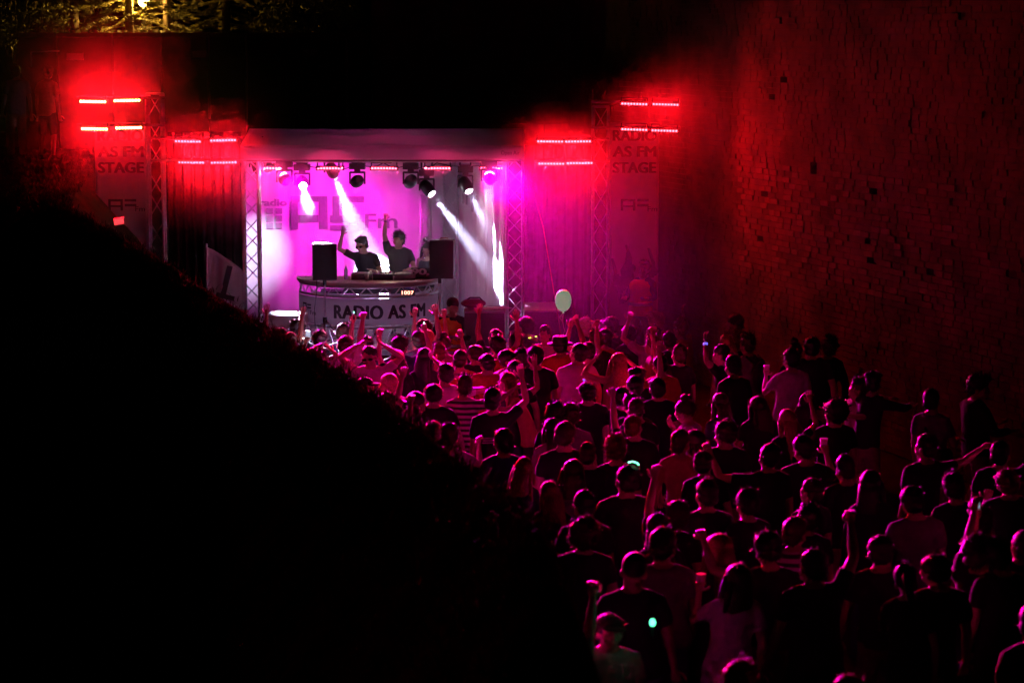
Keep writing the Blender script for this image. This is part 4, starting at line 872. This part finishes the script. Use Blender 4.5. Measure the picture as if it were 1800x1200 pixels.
# risers, case and what lies on them
def riser(name, label, cat, px0, px1, pyt, d0, d1, m, top):
    z = Z(pyt, d0); a, b = X(px0, d0, pyt), X(px1, d0, pyt); t = thing(name, label, cat, ((a + b) / 2, (d0 + d1) / 2, 0))
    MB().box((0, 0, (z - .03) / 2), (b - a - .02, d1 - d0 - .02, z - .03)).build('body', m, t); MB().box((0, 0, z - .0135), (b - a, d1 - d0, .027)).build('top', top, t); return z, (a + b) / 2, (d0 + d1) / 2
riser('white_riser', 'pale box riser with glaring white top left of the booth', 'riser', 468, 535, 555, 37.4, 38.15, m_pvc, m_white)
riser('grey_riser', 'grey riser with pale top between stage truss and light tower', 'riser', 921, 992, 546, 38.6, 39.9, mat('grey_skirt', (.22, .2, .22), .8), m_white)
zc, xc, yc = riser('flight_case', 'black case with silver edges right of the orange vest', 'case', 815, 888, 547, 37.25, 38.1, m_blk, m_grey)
t = thing('laptop_bag', 'dark and red bag lying on the black case', 'bag', (xc - .18, yc + .05, zc)); MB().ell((0, 0, .075), (.2, .15, .075), seg=14, rings=8).build('body', mat('bag_fabric', (.2, .03, .04), .7), t, True); MB().tube([(-.15, 0, .1), (-.05, -.05, .17), (.1, -.05, .17), (.17, 0, .09)], .012, 6).build('strap', m_blk, t, True)
for i in range(3):
    q = MB().box((0, 0, 0), (.22, .3, .003)).build('paper_sheet', m_paper); q.location = (xc + .05 + .11 * i, yc - .08 + .05 * i, zc + .0025 + .0045 * i); q.rotation_euler = (0, 0, .3 * i - .2); tag(q, ('pale paper sheet next to the bag on the case', 'pale paper sheet in the middle of the black case', 'pale paper sheet nearest the right stage truss')[i], 'paper', 'papers on the case')

# lamp column behind the performers
lc = truss('lamp_column', 'upright truss with a string of round lamps behind the performers', 'light column', (X(748, 42.0), 42.0, DECK), (X(748, 42.0), 42.0, Z(345, 42)), .16, .3)
lq = lc.rotation_euler.to_matrix().inverted()
for i in range(9): MB().ell((0, 0, 0), (.05, .05, .05), seg=14, rings=8).build('round_lamp', m_chrome, lc, True, Vector((0, 0, .2 + .17 * i)) + lq @ Vector((0, -.12, 0)))

# balloon, guy line, barrier, cables
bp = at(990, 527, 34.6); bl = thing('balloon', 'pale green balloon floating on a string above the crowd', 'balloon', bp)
C = []; A = []
for i in range(13):
    a = PI * i / 12; C.append((0, 0, -.155 * math.cos(a) * (1.08 if a < PI / 2 else .95))); A.append(max(.004, .118 * math.sin(a) ** .9))
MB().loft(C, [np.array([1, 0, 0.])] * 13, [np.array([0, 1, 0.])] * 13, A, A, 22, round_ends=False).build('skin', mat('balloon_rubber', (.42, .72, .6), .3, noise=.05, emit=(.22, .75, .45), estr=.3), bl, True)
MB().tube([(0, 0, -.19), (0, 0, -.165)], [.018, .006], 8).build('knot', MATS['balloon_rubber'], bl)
MB().tube([(0, 0, -.19), (-.01, 0, -.3), (.02, 0, -.45), (-.03, 0, -.6), (-.03, .02, -.72)], .005, 6).build('string', m_paper, bl)
MB().tube([(0, 0, -.18), (-.03, 0, -.22), (-.05, 0, -.26), (-.02, 0, -.3)], .006, 5).build('ribbon', m_paper, bl)
q = MB().tube([at(925, 290, 39.3), at(955, 400, 38.4), at(988, 600, 37)], .007, 6).build('guy_strap', m_red); tag(q, 'slanting red strap from the roof corner to the ground', 'strap')
bar = thing('crowd_barrier', 'grey metal crowd barrier in front of the black case', 'barrier', (X(835, 36.2), 36.2, 0))
MB().tube([(-1, 0, .1), (-1, 0, 1.1), (1, 0, 1.1), (1, 0, .1), (-1, 0, .1)], .02, 8).build('frame', m_alu, bar)
for i in range(15): MB().tube([(-.9 + i * .129, 0, .1), (-.9 + i * .129, 0, 1.1)], .007, 6).build('upright', m_alu, bar)
for s in (-.7, .7): MB().box((s, 0, .03), (.06, .5, .03)).build('foot', m_alu, bar)
for i, (a, b) in enumerate(((480, 533), (533, 583), (583, 628), (628, 675), (675, 722), (722, 769), (769, 867))):
    p, q = at(a, 287, 39.95), at(b, 286, 39.95); mpt = (p + q) / 2 + Vector((0, 0, -.06 - .02 * (i % 3)))
    tag(MB().tube([p, p * .5 + mpt * .5 + Vector((0, 0, -.02)), mpt, q * .5 + mpt * .5 + Vector((0, 0, -.02)), q], .008, 6).build('light_cable', m_blk), 'cable loop under the roof, number %s from the left truss' % ('one two three four five six seven'.split()[i]), 'cable', 'cables under the roof')
t = thing('fallen_lamp', 'small boxy red lit lamp lying on the bank crest', 'stage light', at(210, 389, 33.2)); MB().box((0, 0, 0), (.15, .12, .09), Euler((0, -.15, .2)).to_matrix().to_4x4()).build('housing', m_pvc, t); MB().box((0, -.06, 0), (.13, .02, .07), Euler((0, -.15, .2)).to_matrix().to_4x4()).build('glass', mat('red_glass', (.7, .05, .05), .3, emit=(1, .05, .06), estr=1.6), t)

# ------------------------------------------------------------------ street lamp and trees behind the parapet
lp = at(252, 1, 55.0); TG = 3.9
sl = thing('street_lamp', 'yellow street lamp glowing among the trees above the wall', 'street lamp', (lp.x, lp.y, TG))
MB().tube([(0, 0, 0), (0, 0, .4), (0, 0, lp.z - TG - .14)], [.07, .045, .035], 10).build('post', m_blk, sl); MB().ell((0, 0, lp.z - TG), (.13, .13, .15), seg=16, rings=10).build('globe', mat('lamp_globe', (.9, .8, .5), .3, emit=(1, .72, .2), estr=14), sl, True)
MB().loft([(0, 0, lp.z - TG + .12), (0, 0, lp.z - TG + .2), (0, 0, lp.z - TG + .26)], [np.array([1, 0, 0.])] * 3, [np.array([0, 1, 0.])] * 3, [.17, .12, .02], [.17, .12, .02], 14).build('cap', m_blk, sl)
l = bpy.data.lights.new('street_lamp_light', 'POINT'); l.energy = 480; l.color = WARM; l.shadow_soft_size = .05; lo = bpy.data.objects.new('street_lamp_light', l); COL.objects.link(lo); lo.location = lp + Vector((0, -.2, -.05))
m_bark = mat('bark', (.09, .06, .045), .9, noise=.5, scale=12, bump=.6); m_needle = mat('needles', (.11, .09, .02), .6, noise=.5, scale=4); m_leaf = mat('leaves', (.1, .09, .025), .55, noise=.5, scale=4)
def conifer(px, d, H, rad, seed, label, low=.25):
    r = np.random.default_rng(seed); x = X(px, d, 20); t = thing('spruce_tree', label, 'tree', (x, d, TG)); MB().tube([(0, 0, 0), (.03, 0, H * .3), (0, .02, H * .7), (0, 0, H)], [.13, .1, .06, .01], 9).build('trunk', m_bark, t, True)
    cr = MB(); V = []; F = []; k = 0
    for i in range(120):
        z = H * (low + (1 - low) * (i + r.random()) / 120); L = rad * (1 - (z / H - low) / (1 - low)) ** .8 * r.uniform(.6, 1.15) + .15; a = i * 2.4 + r.normal() * .3
        dx, dy = math.cos(a), math.sin(a); dro = r.uniform(.15, .5)
        pts = [np.array([dx * L * s, dy * L * s, z - dro * L * s * s + .12 * L * max(0, s - .7)]) for s in np.linspace(0, 1, 5)]
        cr.tube(pts, [.01, .008, .006, .004, .003], 4)
        for s in np.linspace(.25, 1, int(6 + L * 9)):
            c = np.array([dx * L * s, dy * L * s, z - dro * L * s * s + .12 * L * max(0, s - .7)])
            for sd in (-1, 1):
                tl = r.uniform(.08, .2) * (1.15 - .5 * s) + .04; td = nrm(np.array([dx * .8 - dy * sd, dy * .8 + dx * sd, r.uniform(-.45, -.05)]))
                for q in range(5):
                    b = c + td * tl * q / 5
                    for s2 in (-1, 1, 0):
                        nd = nrm(td + s2 * np.cross(td, [0, 0, 1.]) * 1.1 + np.array([0, 0, r.uniform(-.2, .5)]) + (0 if s2 else np.array([0, 0, .5]))) * r.uniform(.06, .1); wv_ = nrm(np.cross(nd, r.normal(size=3))) * .008
                        V += [b - wv_, b + wv_, b + nd]; F.append((k, k + 1, k + 2)); k += 3
    cr.add(V, F); cr.build('crown', m_needle, t)
def leafy(px, d, H, rad, seed, label, zc):
    r = np.random.default_rng(seed); x = X(px, d, 20); t = thing('leafy_tree', label, 'tree', (x, d, TG)); tr = MB().tube([(0, 0, 0), (.05, 0, zc * .5), (0, .05, zc)], [.15, .11, .07], 9)
    V = []; F = []; k = 0
    for i in range(26):
        a = r.uniform(0, 6.28); e = np.array([math.cos(a) * rad * r.uniform(.4, .95), math.sin(a) * rad * r.uniform(.4, .95), zc + r.uniform(-.55, .9) * rad]); tr.tube([(0, .02, zc * r.uniform(.5, 1)), tuple(e * .6 + np.array([0, 0, .1])), tuple(e)], [.04, .025, .008], 5)
        for q in range(260):
            p = e + r.normal(size=3) * rad * .2; n_ = nrm(r.normal(size=3)); u = nrm(np.cross(n_, r.normal(size=3))); w = np.cross(n_, u); s = r.uniform(.03, .055)
            V += [p - u * s, p + w * s * .5, p + u * s, p - w * s * .5]; F.append((k, k + 1, k + 2, k + 3)); k += 4
    tr.build('trunk', m_bark, t, True); MB().add(V, F).build('crown', m_leaf, t)
conifer(225, 54.6, 7, 1.25, 1, 'spruce tree lit yellow right beside the street lamp', .2); conifer(292, 55.0, 7.5, 1.1, 2, 'spruce tree with drooping boughs right of the street lamp', .18)
conifer(128, 54.8, 8, 1.4, 3, 'dim spruce tree left of the street lamp', .2); conifer(395, 55.6, 8, 1.5, 4, 'dim spruce tree above the inner red bars', .2)
leafy(150, 56.2, 6, 1.2, 5, 'bare trunked tree behind the dim spruce at upper left', 4.2); leafy(545, 54.5, 5, 1.0, 6, 'rounded leafy tree above the lit stone ledge', 2.3)
leafy(30, 55, 6, 1.5, 8, 'dark leafy tree at the upper left corner', 2.8)

# ------------------------------------------------------------------ assemble the people
HM = {}
for s in 'smclpbx':
    for v in range(6): HM[s, v] = hair_mesh(s, 50 + v * 7 + ord(s))
CAPM = {k: cap_mesh(k) for k in 'kh'}
m_glow = {'green': mat('glow_green', (.1, .8, .4), .4, emit=(.1, 1, .45), estr=9), 'yellow': mat('glow_yellow', (.8, .8, .2), .4, emit=(.9, 1, .1), estr=3.5), 'blue': mat('glow_blue', (.3, .3, .9), .4, emit=(.15, .12, 1), estr=1.5), 'screen': mat('phone_screen', (.5, .6, .8), .2, emit=(.6, .8, 1), estr=.5)}
m_dark_glass = mat('dark_glass', (.01, .01, .012), .08, noise=0); m_org = mat('orange_vest', (.85, .17, .02), .7, noise=.1); m_refl = mat('reflective_tape', (.75, .75, .72), .35, .3)
m_cup = mat('clear_cup', (.7, .7, .7), .3, noise=.05)
def wrinkle(me, seed, amp):
    c = co_get(me); n = no_get(me); q = c * np.array([1, 1, .6]); co_set(me, c + n * ((snoise(q, 26, seed) * amp + snoise(q, 60, seed + 9) * amp * .45)[:, None]))
extra_props = []
for i, P in enumerate(PEOPLE):
    rs = P['rs']; info = P['info']; e = P['ext']; me = BK[P['ib']]; me.name = 'person'
    b = bmesh.new(); b.from_mesh(me); nb_ = len(b.faces); fm = P['f'].mesh('f', True); b.from_mesh(fm); ft = P['ft'].mesh('ft', True); b.from_mesh(ft); b.faces.ensure_lookup_table()
    b.to_mesh(me); b.free(); bpy.data.meshes.remove(fm); bpy.data.meshes.remove(ft)
    me.materials.clear()
    for q in (skins[i % 3], m_eye, m_lip, m_shoe): me.materials.append(q)
    c = np.empty(len(me.polygons) * 3); me.polygons.foreach_get('center', c); mi = np.empty(len(me.polygons), int); me.polygons.foreach_get('material_index', mi); mi[c.reshape(-1, 3)[:, 2] < .1] = 3; me.polygons.foreach_set('material_index', mi)
    me.polygons.foreach_set('use_smooth', [True] * len(me.polygons))
    o = bpy.data.objects.new('person', me); COL.objects.link(o); o.location = P['loc']; o.rotation_euler = (0, 0, P['yaw']); s = P['h'] / 1.765; wd = s * rs.uniform(.92, 1.14); o.scale = (wd, wd, s)
    tag(o, P['label'], 'person', P['group'], 'thing')
    sm = BK[P['is']]; sm.name = 'shirt'; wrinkle(sm, i, .007); sm.materials.clear(); sh = ob('shirt', sm, clothm[P['shirt']], o)
    lm = BK[P['il']]; lm.name = 'trousers'; wrinkle(lm, i + 500, .006); lm.materials.clear(); ob('trousers', lm, legm[int(rs.integers(0, 3))], o)
    H = info['H']; hs = P['hair']
    hs2 = 's' if hs in 'kh' else hs; ho = ob('hair', HM[hs2, i % 6], None, o); ho.matrix_local = H @ Matrix.Diagonal((rs.uniform(.97, 1.05), rs.uniform(.97, 1.05), rs.uniform(.98, 1.05) if hs not in 'kh' else .93, 1))
    if not HM[hs2, i % 6].materials: HM[hs2, i % 6].materials.append(hairm['K'])
    ho.material_slots[0].link = 'OBJECT'; ho.material_slots[0].material = hairm[P['hc']]
    if hs in 'kh':
        k = ob('cap' if hs == 'k' else 'hat', CAPM[hs], None, o); k.matrix_local = H @ (Matrix.Rotation(PI if (i % 3 == 1 and hs == 'k') else 0, 4, 'Z'))
        if not CAPM[hs].materials: CAPM[hs].materials.append(clothm['K'])
    hl = lambda mb, nm, m: setattr(mb.build(nm, m, o, True), 'matrix_local', H)
    if 'sunglasses' in e or 'glasses' in e:
        g = MB()
        for sd in (-1, 1): g.ell((sd * .033, .1, .09), (.027, .007, .021), seg=10, rings=6); g.tube([(sd * .06, .095, .095), (sd * .082, .0, .095)], .003, 4)
        g.tube([(-.012, .104, .095), (.012, .104, .095)], .003, 4); hl(g, 'sunglasses', m_dark_glass)
    if 'goggles' in e: g = MB().ell((0, .07, .18), (.07, .04, .028), seg=12, rings=6); hl(g, 'goggles', m_dark_glass)
    if 'headphones' in e:
        g = MB().tube([(.086, -.01, .09), (.09, -.01, .16), (.05, -.01, .235), (0, -.01, .252), (-.05, -.01, .235), (-.09, -.01, .16), (-.086, -.01, .09)], .01, 6)
        for sd in (-1, 1): g.ell((sd * .088, -.005, .085), (.022, .036, .042), seg=10, rings=6)
        hl(g, 'headphones', m_blk)
    if 'bluedot' in e: hl(MB().ell((0, .06, .235), (.014, .014, .012), seg=8, rings=5), 'badge_light', m_glow['blue'])
    if 'greenring' in e: hl(MB().tube([(.0, -.02, .262), (.03, -.03, .27), (.055, -.04, .262), (.075, -.04, .245)], .004, 6), 'glow_band', m_glow['green'])
    if 'necklace' in e: MB().tube([(.1 * math.cos(a), .02 + .11 * math.sin(a), 1.46 - .03 * math.sin(a)) for a in np.linspace(-PI * .2, PI * 1.2, 14)], .006, 6).build('glow_necklace', m_glow['yellow'], o, True)
    if 'band' in e:
        W = info['wrists'][0 if P['aL'] in ('u', 'ub') else 1]; El = info['elbows'][0 if P['aL'] in ('u', 'ub') else 1]; dr_ = (El - W) / np.linalg.norm(El - W)
        MB().tube([W + dr_ * .01, W + dr_ * .035], .034, 10, round_ends=False).build('wristband', m_glow['blue'] if P['loc'].y < 38 else m_blk, o)
    if 'lanyard' in e: MB().tube([(-.06, .06, 1.46), (-.04, .15, 1.3), (0, .19, 1.12)], .006, 6).tube([(.06, .06, 1.46), (.04, .15, 1.3), (0, .19, 1.12)], .006, 6).box((0, .19, 1.08), (.07, .006, .09)).build('lanyard', m_paper, o)
    if 'print' in e: MB().box((0, -.137, 1.23), (.22, .006, .012)).box((0, -.137, 1.205), (.2, .006, .012)).box((0, -.137, 1.18), (.22, .006, .012)).build('back_print', m_print3, o)
    if 'backpack' in e: MB().ell((0, -.2, 1.2), (.15, .09, .22), seg=14, rings=10).tube([(-.1, -.14, 1.4), (-.11, .0, 1.47), (-.11, .13, 1.3), (-.13, .02, 1.08)], .02, 6).tube([(.1, -.14, 1.4), (.11, .0, 1.47), (.11, .13, 1.3), (.13, .02, 1.08)], .02, 6).build('backpack', m_blk2, o, True)
    if 'bag' in e: MB().tube([(-.13, -.03, 1.46), (-.02, -.14, 1.26), (.15, -.1, 1.06)], .018, 6, flat=.4).ell((.2, -.06, .98), (.07, .12, .12), seg=12, rings=8).build('strap_bag', m_blk, o, True)
    if 'vest' in e:
        vb = MB(); ex, ey = np.array([1, 0, 0.]), np.array([0, 1, 0.]); zz = [.82, .9, 1.0, 1.12, 1.24, 1.34, 1.41, 1.45]
        vb.loft([(0, .0, z) for z in zz], [ex] * 8, [ey] * 8, [.23, .228, .22, .215, .222, .225, .185, .12], [.17, .168, .162, .16, .162, .158, .135, .105], 20, round_ends=False)
        vo_ = vb.build('vest', m_org, o, True); MB().loft([(0, 0, 1.0), (0, 0, 1.05)], [ex] * 2, [ey] * 2, [.226, .224], [.168, .166], 20, round_ends=False).build('reflective_strip', m_refl, vo_, True)
    # things held stay separate
    bpy_m = Matrix.Translation(P['loc']) @ Matrix.Rotation(P['yaw'], 4, 'Z') @ Matrix.Diagonal((wd, wd, s, 1))
    hi = 0 if P['aL'] in ('ph', 'dr', 'u', 'hi', 'ub') else 1
    W, fo, sd, nn = info['hands'][hi]; hp = bpy_m @ Vector(W + fo * .1 + nn * .03)
    if 'phone' in e or 'cup' in e or 'green' in e or 'lamp' in e: extra_props.append((e, hp, P))

PL = {'phone': 'smartphone held by the ', 'cup': 'plastic cup held by the ', 'green': 'tiny light held by the ', 'lamp': 'bright green lamp held by the '}
for e, hp, P in extra_props:
    k = next(q for q in ('phone', 'cup', 'green', 'lamp') if q in e); lab = PL[k] + ' '.join(P['label'].split()[:10])
    if k == 'phone':
        t = thing('smartphone', lab, 'phone', hp + Vector((0, 0, .03)), (0, 0, P['yaw'] + PI + .2)); MB().box((0, 0, 0), (.075, .009, .15)).build('case', m_blk, t); MB().box((0, .006, 0), (.066, .002, .138)).build('screen', m_glow['screen'], t)
    elif k == 'cup':
        t = thing('plastic_cup', lab, 'cup', hp + Vector((0, 0, -.03))); c3 = [np.array([1, 0, 0.])] * 3; c4 = [np.array([0, 1, 0.])] * 3
        MB().loft([(0, 0, 0), (0, 0, .05), (0, 0, .11)], c3, c4, [.028, .033, .04], [.028, .033, .04], 12, round_ends=False).build('wall', m_cup, t, True); MB().tube([(0, 0, .108), (0, 0, .114)], .0425, 12, round_ends=False).build('rim', m_cup, t)
    else:
        big_ = k == 'lamp'; pos = at(1147, 1096, P['loc'].y - .25) if big_ else hp + Vector((0, 0, .04))
        t = thing('hand_light', lab, 'light', pos); MB().tube([(0, 0, -.09), (0, 0, -.01)], .014, 8).build('grip', m_blk, t)
        MB().ell((0, 0, .01), (.022, .022, .03) if big_ else (.009, .009, .012), seg=10, rings=6).build('bulb', mat('glow_green_big', (.5, .9, .7), .3, emit=(.1, 1, .45), estr=3.5) if big_ else m_glow['green'], t)
        if big_:
            l = bpy.data.lights.new('hand_light_light', 'POINT'); l.energy = .1; l.color = (.1, 1, .5); l.shadow_soft_size = .02; lo = bpy.data.objects.new('hand_light_light', l); COL.objects.link(lo); lo.location = pos + Vector((0, -.04, .02))

# ------------------------------------------------------------------ stage smoke
def smoke_cloud(name, label, c, rad, dens, lo, aniso, scale, seed):
    o = MB().ell((0, 0, 0), (1, 1, 1), seg=24, rings=14).build(name, None); o.location = c; o.scale = rad
    m = bpy.data.materials.new(name); m.use_nodes = True; n, l = nt(m); n.remove(n['Principled BSDF'])
    pv = n.new('ShaderNodeVolumePrincipled'); pv.inputs['Color'].default_value = (.92, .92, .94, 1); pv.inputs['Anisotropy'].default_value = aniso
    tc = n.new('ShaderNodeTexCoord'); nz = n.new('ShaderNodeTexNoise'); nz.noise_dimensions = '4D'; nz.inputs['W'].default_value = seed; nz.inputs['Scale'].default_value = scale; nz.inputs['Detail'].default_value = 3; nz.inputs['Distortion'].default_value = .6
    l.new(tc.outputs['Object'], nz.inputs['Vector']); mr = n.new('ShaderNodeMapRange'); mr.inputs[1].default_value = .33; mr.inputs[2].default_value = .7; mr.inputs[3].default_value = lo * dens; mr.inputs[4].default_value = 1.6 * dens
    ln = n.new('ShaderNodeVectorMath'); ln.operation = 'LENGTH'; l.new(tc.outputs['Object'], ln.inputs[0])
    fa = n.new('ShaderNodeMapRange'); fa.interpolation_type = 'SMOOTHSTEP'; fa.inputs[1].default_value = .97; fa.inputs[2].default_value = .45; fa.inputs[3].default_value = 0; fa.inputs[4].default_value = 1; l.new(ln.outputs['Value'], fa.inputs[0])
    mu = n.new('ShaderNodeMath'); mu.operation = 'MULTIPLY'; l.new(nz.outputs['Fac'], mr.inputs[0]); l.new(mr.outputs[0], mu.inputs[0]); l.new(fa.outputs[0], mu.inputs[1])
    l.new(mu.outputs[0], pv.inputs['Density']); l.new(pv.outputs[0], n['Material Output'].inputs['Volume']); o.data.materials.append(m); tag(o, label, 'smoke', kind='stuff'); return o
smoke_cloud('smoke', 'thicker smoke drifting across the stage', (X(670, 40.6), 41.5, 2.5), (2.9, 2.3, 2.2), SMOKE_DENSITY, .25, .4, 2.2, 1.0)
smoke_cloud('drifting_smoke', 'thin smoke drifting around the towers and front rows', (2.9, 36.5, 2.1), (4.5, 4.6, 3.1), DRIFT_DENSITY, .5, .7, 1.6, 4.0)

smoke_cloud('halo_smoke', 'added red lit smoke making a halo around the left tower lights', (XTL - .4, 38.4, 4.4), (3.8, 2.4, 3.0), .007, .5, .75, 1.4, 7.0)  # smoke added for the lamp halo: some haze, mostly standing in for lens bloom
smoke_cloud('halo_smoke', 'red lit smoke puff around the right tower lights', (XTR + 2.5, 38.0, 3.7), (3.0, 2.8, 2.8), .03, .25, .4, 1.4, 9.0)
smoke_cloud('halo_smoke', 'added red lit smoke making a halo around the bars right of the roof', (XTR - .6, 38.5, 4.15), (1.9, 1.4, 1.4), .009, .5, .7, 1.4, 11.0)  # extra smoke put in to give these bars a halo in place of bloom
